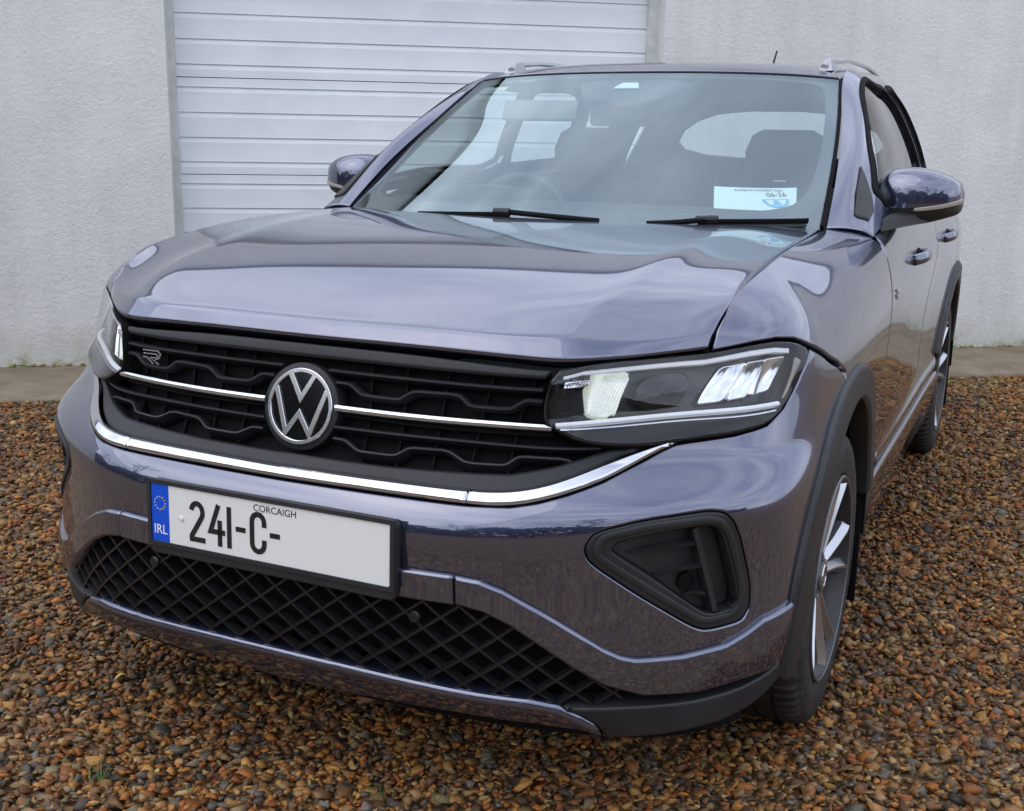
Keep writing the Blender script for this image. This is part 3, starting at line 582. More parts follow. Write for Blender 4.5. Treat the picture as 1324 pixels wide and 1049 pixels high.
# --- upper grille
gr=panel('radiator_grille',SKIN,sym([(0,.675),(.226,.677),(.376,.678),(.43,.680),(.48,.686),(.55,.703),(.63,.727),(.69,.744),(.62,.742),(.52,.720),(.43,.706),(.2,.698),(0,.697)]),SATIN,car,off=-.004,rim=.006,drop=.004,thick=.05,res=.012)
panel('grille_backing',SKIN,sym([(0,.69),(.5,.70),(.66,.745),(.48,.785),(.452,.882),(0,.886)]),BLACK,gr,off=-.046,res=.03,rim=.01,drop=0)
panel('top_rail',SKIN,sym([(0,.866),(.25,.866),(.441,.870),(.447,.888),(.25,.892),(0,.8935)]),SATIN,gr,off=-.006,rim=.007,drop=.006,thick=.035,res=.010)
blade=[(-.0058,-.028),(.0068,-.028),(.0068,-.015),(-.0010,.0),(-.0040,.0),(-.0058,-.003)]
def halfslat(p,m,name='grille_slat',prof=blade,off=-.010,n=40,smooth=True,sharp=50):
    q=spl(p,n) if smooth else resamp(chaik(p,1,False,.12),.012,False);return rib(name,SKIN,q,prof,m,gr,off=off,both=True,sharp=sharp)
halfslat([(.055,.842),(.25,.842),(.449,.842)],SATIN)
halfslat([(.072,.822),(.102,.822),(.130,.806),(.205,.805),(.232,.822),(.307,.823),(.331,.805),(.401,.804),(.424,.821),(.459,.820)],SATIN,smooth=False)
halfslat([(.080,.745),(.2,.746),(.355,.746),(.52,.742),(.60,.742)],SATIN)
halfslat([(.080,.726),(.105,.7255),(.137,.7125),(.212,.713),(.238,.727),(.305,.729),(.343,.715),(.414,.716),(.437,.729),(.53,.727),(.568,.714)],SATIN,smooth=False)
halfslat([(.080,.781),(.25,.781),(.40,.780),(.492,.778)],CHROME,name='chrome_bar',prof=[(-.007,-.02),(.007,-.02),(.0078,-.006),(.0066,-.0015),(.004,.0015),(0,.0028),(-.004,.0015),(-.0066,-.0015),(-.0078,-.006)],off=-.004,sharp=75)
halfslat([(.080,.772),(.25,.770),(.40,.768),(.50,.766)],BLACK,prof=[(-.004,-.03),(.004,-.03),(.004,-.012),(-.004,-.012)])
for u in(.14,.21,.28,.35,.42):
    rib('grille_strut',SKIN,[(u,.70),(u,.75),(u,.80),(u,.87)],[(-.002,-.04),(.002,-.04),(.002,-.030),(-.002,-.030)],BLACK,gr,both=True)
# --- emblem
EZ=np.array([0,-.975,.222]);EX=np.array([1.,0,0]);EY=np.cross(EZ,EX);EC=np.array([0,.079,.7725])
em=disc('emblem',EC,EZ,EX,[(.083,-.035),(.083,-.006),(.081,-.001),(.0725,.0015),(.0715,0.0)],SATIN,car,n=64)
disc('emblem_face',EC,EZ,EX,[(.0725,-.003),(.0725,.0005),(.0001,.0008)],GLOSSB,em,n=64)
disc('emblem_ring',EC,EZ,EX,[(.0715,0),(.0712,.0038),(.0700,.0048),(.0645,.0048),(.0632,.0036),(.0632,0)],EMBM,em,n=72)
for nm,p in(('emblem_letter_v',[(-.0265,.0595),(0,.0150),(.0265,.0595)]),('emblem_letter_w',[(-.0555,.0330),(-.0262,-.0500),(0,-.0125),(.0262,-.0500),(.0555,.0330)])):
    s=stroke(p,.0100);prism(nm,s,EC+EZ*.0006,EX,EY,EZ,.0040,EMBM,em,bev=.0008)
# R badge on the far side of the grille
bo=SKIN(np.array([(-.361,.829)]),off=-.004)[0]
for p in([(-.021,.0035),(.012,.0035),(.016,.0),(.0125,-.004),(-.004,-.004),(.020,-.0165)],[(-.024,.010),(.014,.010),(.022,.003),(.018,-.005),(.010,-.0075)],[(-.022,-.004),(-.012,-.004),(.006,-.0165)]):
    prism('r_badge',stroke(p,.0026),bo,EX,EY,EZ,.003,EMBM,gr)
# --- number plate
PC=np.array([0,-.040,.5635]);pz=np.array([0,-.999,.03]);pz/=np.linalg.norm(pz);py=np.cross(pz,EX)
def rr(w,h,r,cx=0,cy=0,n=5):
    o=[]
    for sx,sy,a0 in((1,-1,-90),(1,1,0),(-1,1,90),(-1,-1,180)):
        for i in range(n+1):
            a=math.radians(a0+90*i/n);o.append((cx+sx*(w/2-r)+r*math.cos(a),cy+sy*(h/2-r)+r*math.sin(a)))
    return np.array(o)
hold=prism('number_plate',rr(.542,.144,.012,0,-.011),PC-pz*.020,EX,py,pz,.018,PLAST,car,bev=.003);hold['label']='white number plate with blue band in a black holder'
prism('plate_sheet',rr(.524,.113,.006),PC-pz*.002,EX,py,pz,.0020,PLATEW,hold)
for sx in(-1,1):prism('holder_rim',[(-.004,-.062),(.004,-.062),(.004,.062),(-.004,.062)],PC+EX*sx*.2665-pz*.002,EX,py,pz,.005,PLAST,hold)
for sy in(-1,1):prism('holder_rim',[(-.271,-.004),(.271,-.004),(.271,.004),(-.271,.004)],PC+py*sy*.0605-pz*.002,EX,py,pz,.0051,PLAST,hold)
prism('blue_band',[(-.2615,-.0560),(-.2205,-.0560),(-.2205,.0560),(-.2615,.0560)],PC+pz*.0001,EX,py,pz,.0006,PLATEB,hold)
for i in range(12):
    a=2*math.pi*i/12;s=[(.0021*math.cos(b)*(1 if j%2==0 else .45),.0021*math.sin(b)*(1 if j%2==0 else .45)) for j,b in enumerate(np.linspace(0,2*math.pi,11)[:-1]+math.pi/2)]
    prism('star',s,PC+EX*(-.241+.0125*math.cos(a))+py*(.019+.0125*math.sin(a))+pz*.0008,EX,py,pz,.0003,YELLOW,hold)
text('country_letters','IRL',.026,PC+EX*-.241-py*.033+pz*.0008,EX,py,pz,WHITEP,hold,sx=.92,h=.0004)
text('county_name','CORCAIGH',.0185,PC+EX*.022+py*.0425+pz*.0002,EX,py,pz,INK,hold,sx=.98,h=.0004)
def arcp(cx,cy,rx,ry,a0,a1,n=14):return [(cx+rx*math.cos(math.radians(a)),cy+ry*math.sin(math.radians(a))) for a in np.linspace(a0,a1,n)]
GW=.0100;HH=.035
glyph={'2':[arcp(0,HH-.017,.0130,.0165,170,0)+arcp(0,HH-.017,.0130,.0165,-8,-40,4)+[(-.013,-HH+.006),(-.013,-HH+.0001)]],'2b':[[(-.018,-HH),(.0185,-HH)]],
 '4':[[(.005,HH+.004),(-.014,-.013),(.0195,-.013)],[(.0075,.010),(.0075,-HH-.005)]],'1':[[(0,HH+.004),(0,-HH-.005)]],'-':[[(-.011,0),(.011,0)]],
 'C':[[(.0135,.012)]+arcp(0,HH-.0145,.0135,.0145,0,180,12)+arcp(0,-HH+.0145,.0135,.0145,180,360,12)+[(.0135,-.012)]]}
for ch,x in(('2',-.154),('2b',-.154),('4',-.109),('1',-.080),('-',-.054),('C',-.015),('-',.022)):
    for p in glyph[ch]:prism('plate_character',stroke(p,GW if ch!='-' else .0095),PC+EX*x-py*.004+pz*(.0002+.0001*(ch=='2b')),EX,py,pz,.0007,INK,hold)
disc('plate_screw',PC+EX*-.190-py*.004,pz,EX,[(.0055,0),(.005,.0025),(.0001,.004)],PLATEW,hold,n=16)
# --- headlamps
LAMP=[(.450,.884),(.528,.8955),(.596,.897),(.674,.894),(.746,.893),(.832,.905),(.893,.910),(.946,.906),(1.001,.890),(.990,.87),(.970,.849),(.940,.796),(.907,.773),(.843,.762),(.756,.7545),(.674,.747),(.609,.750),(.553,.758),(.501,.777),(.474,.787)]
LAMPc=chaik(LAMP,1,True,.2)
lrel=lambda uv:.012*np.clip((.802-uv[:,1])/.050,0,1.1)**1.3*np.clip((uv[:,0]-.44)/.06,0,1)
lamp=panel('headlamp',SKIN,LAMPc,LENS,car,off=.0015,rim=.005,drop=.003,thick=.004,res=.011,rel=lrel,both=True)
rib('lamp_gasket',SKIN,resamp(inset(LAMPc if area(LAMPc)>0 else LAMPc[::-1],.001),.012),[(-.002,-.03),(.002,-.03),(.0015,-.003),(-.0015,-.003)],BLACK,lamp,rel=lrel,both=True,closed=True)
def wallring(name,surf,loop,o0,o1,m,parent,both=False):
    l=resamp(loop,.01);l=l if area(l)>0 else l[::-1];n=len(l);V=np.concatenate([surf(l,off=o0),surf(l,off=o1)])
    return mk(name,V,[(i,(i+1)%n,n+(i+1)%n,n+i) for i in range(n)],m,parent,both=both,sharp=60)
wallring('lamp_housing',SKIN,inset(LAMPc[::-1] if area(LAMPc)<0 else LAMPc,.001),-.002,-.045,LAMPG,lamp,both=True)
panel('lamp_floor',SKIN,LAMPc,LAMPG,lamp,off=-.044,rim=.01,drop=0,res=.03,skirt=False,both=True)
def bowl(c,r,h):
    return lambda uv:-h*np.clip(1-((uv[:,0]-c[0])/r[0])**2-((uv[:,1]-c[1])/r[1])**2,0,1)
def facets(s,a):
    return lambda uv:a*(np.abs(((uv[:,0])*s)%1-.5)+np.abs((uv[:,1]*s)%1-.5))
panel('lamp_reflector',SKIN,chaik([(.570,.876),(.632,.873),(.640,.860),(.636,.803),(.616,.794),(.578,.797),(.576,.83)],1,True,.15),LAMPW,lamp,off=-.020,rim=.003,drop=.002,thick=.02,res=.0028,rel=lambda uv:facets(150,.0018)(uv)+bowl((.605,.835),(.06,.06),.010)(uv),both=True)
for a,b in(((.775,.872),(.822,.876)),((.828,.876),(.872,.879)),((.878,.880),(.930,.884))):
    w=b[0]-a[0];panel('lamp_reflector',SKIN,chaik([(a[0]+.012,a[1]),(b[0]+.014,b[1]),(b[0]+.002,b[1]-.035),(b[0]-.012,b[1]-.060),(a[0]-.010,a[1]-.060),(a[0]-.006,a[1]-.045)],1,True,.1),REFLECT,lamp,off=-.022,rim=.003,drop=.003,thick=.02,res=.008,rel=bowl((.5*(a[0]+b[0]),.85),(.045,.05),.014),both=True)
panel('lamp_projector',SKIN,chaik([(.652,.868),(.735,.868),(.742,.815),(.715,.803),(.662,.803)],2),GLOSSB,lamp,off=-.020,rim=.004,drop=.003,thick=.02,res=.008,rel=bowl((.695,.836),(.05,.04),-.012),both=True)
for q in range(9):
    u=.585+q*.0055
    rib('reflector_rib',SKIN,[(u-.004,.800),(u,.835),(u+.004,.872)],prof_box(.0012,.003,.0004),REFLECT,lamp,off=-.0215,both=True)
panel('lamp_sky_band',SKIN,[(.478,.876),(.528,.886),(.674,.884),(.746,.883),(.832,.895),(.893,.900),(.94,.897),(.94,.887),(.893,.889),(.832,.884),(.746,.874),(.674,.875),(.528,.877),(.482,.868)],LEDW,lamp,off=-.010,rim=.003,drop=.002,thick=.02,res=.009,both=True)  # white strip standing in for the sky mirrored along the lens top
panel('lamp_louvre',SKIN,[(.490,.862),(.560,.866),(.558,.853),(.492,.848)],REFLECT,lamp,off=-.016,rim=.002,drop=.002,thick=.02,res=.004,rel=facets(140,.003),both=True)
panel('lamp_sill',SKIN,chaik([(.480,.783),(.505,.7735),(.637,.776),(.752,.782),(.85,.785),(.925,.789),(.93,.80),(.938,.797),(.905,.774),(.843,.763),(.756,.7555),(.674,.748),(.609,.751),(.553,.759),(.501,.778)],1,True,.1),BLACK,lamp,off=-.016,rim=.002,drop=.002,thick=.02,res=.010,rel=lrel,both=True)
rib('daytime_light_strip',SKIN,spl([(.501,.7805),(.637,.7890),(.752,.7965),(.85,.8000),(.934,.8015)],40),prof_box(.0105,.008,.004),LEDW,lamp,off=-.014,rel=lrel,both=True)
rib('chrome_line',SKIN,spl([(.512,.774),(.637,.7790),(.752,.7855),(.85,.788),(.932,.791)],40),prof_box(.004,.006,.001),CHROME,lamp,off=-.014,rel=lrel,both=True)
rib('lamp_side_reflector',SKIN,spl([(.955,.805),(.966,.84),(.972,.875)],16),prof_box(.018,.005,.002),AMBER,lamp,off=-.014,both=True)
# --- bumper side pods
PODI=chaik([(.634,.588),(.648,.604),(.716,.616),(.811,.624),(.833,.614),(.843,.59),(.872,.482),(.869,.460),(.826,.454),(.800,.461),(.711,.531)],2,True,.15)
pod=panel('bumper_side_vent',SKIN,chaik(inset(np.array(POD)[::-1] if area(POD)<0 else np.array(POD),.002),2,True,.18),PLAST,car,holes=[PODI],off=-.002,rim=.004,drop=.003,thick=.03,res=.009,both=True)
PODM=chaik([(.610,.593),(.623,.614),(.704,.630),(.808,.636),(.836,.629),(.851,.606),(.880,.496),(.878,.465),(.860,.447),(.808,.445),(.786,.453),(.688,.524),(.614,.577)],2,True,.15)
rib('vent_bead',SKIN,resamp(PODM,.01),[(-.0075,-.008),(.0075,-.008),(.0065,.002),(.005,.003),(-.005,.003),(-.0065,.002)],PLAST,pod,off=-.001,both=True,closed=True)
panel('vent_floor',SKIN,PODI,PLAST,pod,off=-.030,rim=.004,drop=0,res=.012,both=True,rel=lambda uv:.020*np.clip((.70-uv[:,0])/.07,0,1)*1.,skirt=False)
wallring('vent_wall',SKIN,PODI,-.004,-.032,PLAST,pod,both=True)
finp=[(-.0035,0),(.0045,0),(.001,.024),(-.0035,.026)]
for a,b in(((.660,.578),(.787,.588)),((.715,.536),(.797,.544)),((.772,.492),(.806,.492))):
    rib('vent_fin',SKIN,spl([a,((a[0]+b[0])/2,(a[1]+b[1])/2+.002),b],14),finp,PLAST,pod,off=-.030,both=True,scale=np.linspace(.45,1,14))
rib('vent_blade',SKIN,spl([(.790,.618),(.806,.54),(.828,.458)],16),[(-.007,0),(.007,0),(.005,.024),(-.005,.024)],PLAST,pod,off=-.030,both=True)
sdisc('parking_sensor',(.778,.515),[(.017,0),(.0165,.010),(.0125,.011),(.0120,.008),(.0001,.008)],BLACK,pod,-.030,both=True)
# --- wings
gapy=[(1.425,.44),(1.455,.58),(1.455,.70),(1.43,.84),(1.395,.93),(1.365,.99)]
gp=side(gapy)
arcW=side(arc(AC[0],.462,72,166,30))
FEND=[(.7485,.899),(.832,.913),(.893,.918),(.946,.914),(1.010,.897),(1.136,.870),(1.273,.8305),(1.349,.796)]+[tuple(q) for q in arcW]+[tuple(q) for q in gp-[.003,0]]+[(1.955,1.03)]+[(u,1.0575) for u in np.linspace(1.95,.80,24)]+[(.750,1.0575),(.747,.98)]
def frel(uv):
    return .0010*np.exp(-((uv[:,1]-(1.0-.03*(uv[:,0]-1.0)))/.02)**2)*np.clip((uv[:,0]-.86)/.3,0,1)*np.clip((1.9-uv[:,0])/.6,0,1)
panel('front_wing',SKIN,FEND,PAINT,car,rim=.004,drop=.003,thick=.02,res=.016,rel=frel,both=True)
# --- doors, rear quarter, sills, tail
def sd(yz):return [tuple(q) for q in side(yz)]
def drel(uv):return .004*np.exp(-((uv[:,1]-.455)/.012)**2)-.003*np.exp(-((uv[:,1]-.50)/.03)**2)
fd=panel('front_door',SKIN,[tuple(q) for q in gp[::-1]+[.003,0]]+sd([(2.0,.435),(2.465,.435),(2.47,.75),(2.465,1.0)])+[(3.07,1.055),(2.6,1.055),(2.2,1.055),(2.05,1.05)],PAINT,car,rim=.004,drop=.003,res=.022,rel=drel,both=True)
ra=sd(arc(AC[1],.462,30,75,16))
rd=panel('rear_door',SKIN,sd([(2.472,1.0),(2.477,.75),(2.472,.435),(2.93,.435)])+ra+sd([(3.30,.86),(3.33,1.0)])+[(3.95,1.055),(3.5,1.055),(3.08,1.055)],PAINT,car,rim=.004,drop=.003,res=.022,rel=drel,both=True)
qa=sd(arc(AC[1],.462,78,166,20))
panel('rear_quarter',SKIN,sd([(3.337,1.0),(3.307,.865)])+qa+[(4.62,.40),(4.9,.34),(5.45,.32),(5.45,1.055),(4.5,1.055),(3.96,1.055)],PAINT,car,rim=.004,drop=.003,res=.03,both=True)
panel('sill',SKIN,sd([(1.30,.425),(1.30,.24),(2.0,.225),(2.95,.225),(2.95,.425),(2.0,.428)]),PAINT,car,off=.012,rim=.010,drop=.010,thick=.05,res=.02,both=True)
for o,yy in((fd,1.93),(rd,2.83)):
    hq=side([(yy-.10,.942),(yy-.075,.944),(yy-.03,.947),(yy+.03,.947),(yy+.075,.946),(yy+.10,.945)]);hd=np.array([-.004,.016,.027,.027,.016,-.004])
    hq=spl(np.concatenate([hq,hd[:,None]],1),22);sweep('door_handle',SKIN(hq[:,:2],lambda uv:hq[:,2]),SKIN.nrm(hq[:,:2]),prof_round(.0165,12,.75),PAINT,o,both=True,sharp=180)
    rib('handle_hollow_shade',SKIN,side([(yy-.06,.946),(yy-.03,.947),(yy+.03,.948),(yy+.06,.948)]),[(-.022,-.001),(.022,-.001),(.020,.0012),(-.020,.0012)],BLACK,o,off=0.,both=True,scale=[.5,1,1,.5])  # flat black patch painted for the shade in the hollow behind the handle
# small side badge on the door
q=side([(1.50,.885)]);bp=SKIN(q,off=.001)[0];bn=SKIN.nrm(q)[0]
for p in([(-.018,.008),(.012,.008),(.016,.0),(.008,-.004),(-.008,-.004),(.014,-.016)],):
    prism('side_badge',stroke(p,.005),bp,(0,1,0),(0,0,1),bn,.003,CHROME,fd[0])
# --- wheel-arch cladding and liners
for c in AC:
    f=c is AC[0];o=side(arc(c,.480,-4 if f else 20,167,44));i=side(arc(c,.402,-10 if f else 20,168,40))
    panel('wheel_arch_cladding',SKIN,np.concatenate([o,i[::-1]]),PLAST,car,off=.013,rim=.010,drop=.009,thick=.05,res=.014,both=True)
    V=[];F=[];n=30
    for x in(.56,.872):
        for q in arc(c,.43,-4,184,n):V.append((x,q[0],q[1]))
    for j in range(n-1):F.append((j,j+1,n+j+1,n+j))
    F.append(tuple(range(n)));mk('wheel_arch_liner',V,F,BLACK,car,both=True)
# mud flaps
for c,x in((AC[0],.79),(AC[1],.79)):
    box('mud_flap',(x-.0,c[0]+.43,.255),(.15,.010,.29),BLACK,car,bev=.004,both=True)
box('underbody',(0,2.1,.235),(1.3,3.5,.05),BLACK,car,bev=.01)
# --- greenhouse: pillars and side windows, roof, windscreen
W1=chaik([(.24,.09),(.185,.42),(.40,.71),(.70,.835),(1.0,.825),(1.475,.81),(1.505,.5),(1.525,.07)],2,True,.12)
W2=chaik([(1.60,.07),(1.58,.5),(1.55,.81),(1.83,.80),(1.96,.74),(2.06,.45),(2.10,.08)],2,True,.12)
W3=chaik([(2.155,.10),(2.12,.42),(2.04,.70),(2.22,.66),(2.36,.42),(2.42,.18)],2,True,.12)
gh=panel('greenhouse_frame',GREEN,[(.0,.0),(.6,.0),(1.25,.0),(1.75,0),(2.58,.0),(2.58,.995),(.85,.995),(.35,.992),(.0,.985)],PAINT,car,holes=[W1,W2,W3],rim=.006,drop=.003,thick=.03,res=.03,both=True)
for w in(W1,W2,W3):
    panel('side_window',GREEN,w,SIDEG,gh,off=-.010,rim=.004,drop=0,res=.03,skirt=False,both=True)
    rib('window_trim',GREEN,resamp(w,.02),[(-.010,-.008),(.010,-.008),(.009,.003),(-.009,.003)],BLACK,gh,both=True,closed=True)
panel('pillar_trim',GREEN,[(1.535,.06),(1.590,.06),(1.570,.5),(1.542,.80),(1.490,.80),(1.515,.5)],GLOSSB,gh,off=.001,rim=.004,drop=.001,thick=.004,res=.03,both=True)
panel('roof',ROOF,[(-.597,.004),(.597,.004),(.597,1.94),(-.597,1.94)],PAINT,car,rim=.008,drop=.006,thick=.02,res=.03)
panel('headliner',ROOF,[(-.58,.05),(.58,.05),(.58,1.9),(-.58,1.9)],LINER,car,off=-.04,rim=.01,drop=0,res=.08,skirt=False)
ws=panel('windscreen',GLASS,[(-.693,.002),(.693,.002),(.693,.993),(-.693,.993)],SCREEN,car,rim=.004,drop=.002,thick=.005,res=.03)
HOLE=chaik([(-.61,.105),(-.25,.098),(0,.096),(.25,.097),(.56,.112),(.640,.17),(.655,.45),(.648,.90),(.60,.962),(.2,.970),(-.2,.970),(-.60,.962),(-.648,.90),(-.655,.45),(-.640,.17)],2)
panel('windscreen_border',GLASS,[(-.690,.004),(.690,.004),(.690,.990),(-.690,.990)],FRIT,ws,holes=[HOLE],off=-.006,rim=.003,drop=0,res=.03,skirt=False)
panel('camera_housing',GLASS,chaik([(-.205,.978),(-.128,.810),(-.024,.795),(.005,.757),(.054,.757),(.080,.790),(.151,.819),(.231,.978)],1),DASH,ws,off=-.012,rim=.006,drop=.004,thick=.05,res=.02)
panel('sensor_window',GLASS,[(-.045,.885),(.045,.885),(.030,.930),(-.025,.930)],PAPER,ws,off=-.0075,rim=.002,drop=0,res=.02,thick=.002)
stc=panel('windscreen_card',GLASS,[(.404,.250),(.608,.247),(.622,.116),(.424,.131)],PAPER,ws,off=-.008,rim=.002,drop=0,res=.02,thick=.001)
def gfr(u,v,off):
    q=np.array([(u,v)]);e=.003;a=GLASS.raw(q+[e,0])[0]-GLASS.raw(q-[e,0])[0];n=GLASS.nrm(q)[0];a/=np.linalg.norm(a);return GLASS(q,off=off)[0],a,np.cross(n,a),n
o,ex,ey,ez=gfr(.512,.233,-.0072);text('card_print','IN CASE OF ACCIDENT CALL',.0125,o,ex,ey,ez,INK,stc,sx=.78,h=.0002)
o,ex,ey,ez=gfr(.560,.207,-.0072);text('card_date','06-26',.026,o,ex,ey,ez,INK,stc,sx=.9,h=.0002)
o,ex,ey,ez=gfr(.560,.182,-.0072);prism('card_seal',arcp(0,0,.036,.038,180,360,18),o,ex,ey,ez,.0003,CYANP,stc);prism('card_seal',arcp(0,-.004,.027,.027,180,360,18),o+ez*.0004,ex,ey,ez,.0003,PAPER,stc)
prism('card_seal',[(-.012,-.028),(.012,-.028),(.006,-.006),(-.006,-.006)],o+ez*.0008,ex,ey,ez,.0002,CYANP,stc)
o,ex,ey,ez=gfr(-.515,.905,-.0045)
for i,mm in enumerate((CYANP,YELLOW,GREENP)):prism('corner_sticker',[(-.035,-.012+.008*i),(.035,-.012+.008*i),(.035,-.0045+.008*i),(-.035,-.0045+.008*i)],o,ex,ey,ez,.0004,mm,ws)
rib('windscreen_seal',GLASS,[(.697,v) for v in np.linspace(.02,.99,24)],[(-.006,-.012),(.006,-.012),(.005,.001),(-.005,.001)],BLACK,ws,both=True)
rib('windscreen_seal',GLASS,[(u,.998) for u in np.linspace(-.69,.69,30)],[(-.006,-.012),(.006,-.012),(.005,.001),(-.005,.001)],BLACK,ws)
# wipers
def wiper(bl,ar,cl):
    w=rib('wiper',GLASS,spl(bl,30),[(-.006,0),(.006,0),(.004,.010),(0,.013),(-.004,.010)],BLACK,car,off=.003)
    rib('wiper_arm',GLASS,spl(ar,20),prof_box(.013,.010,.003),BLACK,w,off=.010)
    rib('wiper_joint',GLASS,cl,prof_box(.016,.015,.005),PLAST,w,off=.008)
wiper([(.405,.030),(.52,.0355),(.655,.037)],[(.30,.004),(.37,.016),(.43,.034)],[(.40,.031),(.425,.034),(.447,.0355)])
wiper([(-.33,.008),(-.2,.020),(-.05,.034)],[(-.07,.038),(.05,.026),(.19,.010)],[(-.095,.036),(-.075,.0375),(-.05,.037)])
# tail glass
_T=np.array([[(.70,3.74,1.15),(.525,3.72,1.46)],[(.60,3.93,1.15),(.44,3.84,1.452)],[(.36,4.0,1.15),(.26,3.855,1.466)],[(0,4.02,1.15),(0,3.86,1.47)]])
TAIL=Surf([-.66,-.55,-.3,0,.3,.55,.66],[0,1],np.concatenate([_T,_T[2::-1]*_M]))
TH=chaik([(-.50,.12),(.50,.12),(.46,.80),(-.46,.80)],2)
tl=panel('tailgate',TAIL,[(-.655,.01),(.655,.01),(.655,.99),(-.655,.99)],PAINT,car,holes=[TH],rim=.006,drop=.003,res=.05)
panel('rear_window',TAIL,TH,SIDEG,tl,off=-.008,rim=.004,drop=0,res=.05,skirt=False)
# roof rails, aerial
rw=[(.533,2.105,1.494),(.538,2.15,1.511),(.543,2.23,1.519),(.546,2.36,1.528),(.547,2.6,1.534),(.54,2.95,1.536),(.52,3.3,1.529),(.505,3.44,1.522),(.50,3.50,1.503)]
rp_=spl(rw,40);rn=np.tile([.25,-.0,1.],(40,1))
sweep('roof_rail',rp_,rn,[(-.010,-.008),(.010,-.008),(.009,.0),(.005,.004),(-.005,.004),(-.009,.0)],SILVER,car,both=True,scale=np.r_[np.linspace(1.25,1,8),np.ones(32)])
for yy,zz,xx in((2.15,1.492,.536),(3.44,1.500,.503)):loft('rail_foot',[[(xx-.02,yy-.05,zz-.012),(xx+.02,yy-.05,zz-.012),(xx+.02,yy+.06,zz-.006),(xx-.02,yy+.06,zz-.006)],[(xx-.010,yy-.02,zz+.022),(xx+.010,yy-.02,zz+.022),(xx+.010,yy+.04,zz+.03),(xx-.010,yy+.04,zz+.03)]],SILVER,car,both=True)
sweep('aerial',[(0,3.60,1.500),(0,3.66,1.53),(0,3.80,1.665)],(1,0,0),prof_round(.006,8),BLACK,car,sharp=180,scale=[2.2,1,.6])
# --- door mirrors
SEC=[(.788,1.114,.022,1.645,1.705),(.795,1.118,.050,1.622,1.712),(.812,1.123,.068,1.603,1.718),(.844,1.125,.0755,1.592,1.722),(.884,1.1265,.0745,1.590,1.726),(.924,1.1275,.067,1.600,1.730),(.958,1.127,.056,1.618,1.733),(.981,1.125,.046,1.642,1.736),(.993,1.123,.036,1.668,1.738),(.998,1.122,.022,1.695,1.738)]
def mring(s,g=0.):
    x,zc,hz,y0,y1=s;o=[]
    for i in range(32):
        a=2*math.pi*i/32;c,sn=math.cos(a),math.sin(a);e=.60
        yy=(-(abs(c)**e) if c<0 else abs(c)**.45);zz=math.copysign(abs(sn)**.68,sn)
        yc=y1-.035;o.append((x,yc+(yy*(yc-y0+g) if yy<0 else yy*.035),zc+zz*(hz+g)))
    return o
def split(name,rings,test,m,parent):
    R=np.array(rings);n,k,_=R.shape;F=[]
    for i in range(n-1):
        for j in range(k):
            f=(i*k+j,(i+1)*k+j,(i+1)*k+(j+1)%k,i*k+(j+1)%k);c=R.reshape(-1,3)[list(f)].mean(0)
            if test(c):F.append(f)
    F+=[tuple(range(k)),tuple((n-1)*k+j for j in range(k))[::-1]] if test((0,0,0)) else []
    return mk(name,R.reshape(-1,3),F,m,parent,both=True,sharp=60)
dense=[tuple(r) for r in spl(SEC,36)]
mh=split('door_mirror',[mring(s) for s in dense],lambda c:True,PLAST,car)
split('mirror_cap',[mring(s,.0025) for s in dense],lambda c:c[2]>1.110 and c[1]<1.722,PAINT,mh)
ip=spl([(.887,1.590,1.096),(.924,1.599,1.101),(.958,1.618,1.107),(.983,1.648,1.114),(.995,1.685,1.118)],16)
sweep('mirror_indicator',ip,[(.05,-1,-.1),(.1,-1,-.1),(.2,-1,-.1),(.3,-1,-.1),(.4,-1,-.1),(.5,-1,-.1),(.5,-1,-.1),(.6,-.9,-.1),(.6,-.9,-.1),(.7,-.8,0),(.7,-.8,0),(.8,-.7,0),(.8,-.6,0),(.9,-.5,0),(.9,-.4,0),(.9,-.4,0)],prof_box(.012,.005,.002),AMBER,mh,both=True,scale=np.r_[.5,np.linspace(.8,1.1,15)])
sweep('mirror_arm',[(.785,1.49,1.060),(.812,1.54,1.064),(.845,1.60,1.070),(.89,1.655,1.076)],(0,0,1),[(-.045,-.016),(.045,-.016),(.040,.012),(.02,.018),(-.02,.018),(-.040,.012)],PLAST,mh,both=True,scale=[1,.95,.95,.9])
panel('mirror_sail',GREEN,[(.045,.60),(.052,.69),(.138,.772),(.253,.797),(.215,.65),(.15,.45),(.10,.30),(.05,.32)],PLAST,gh,off=.006,rim=.004,drop=.003,thick=.012,res=.02,both=True)
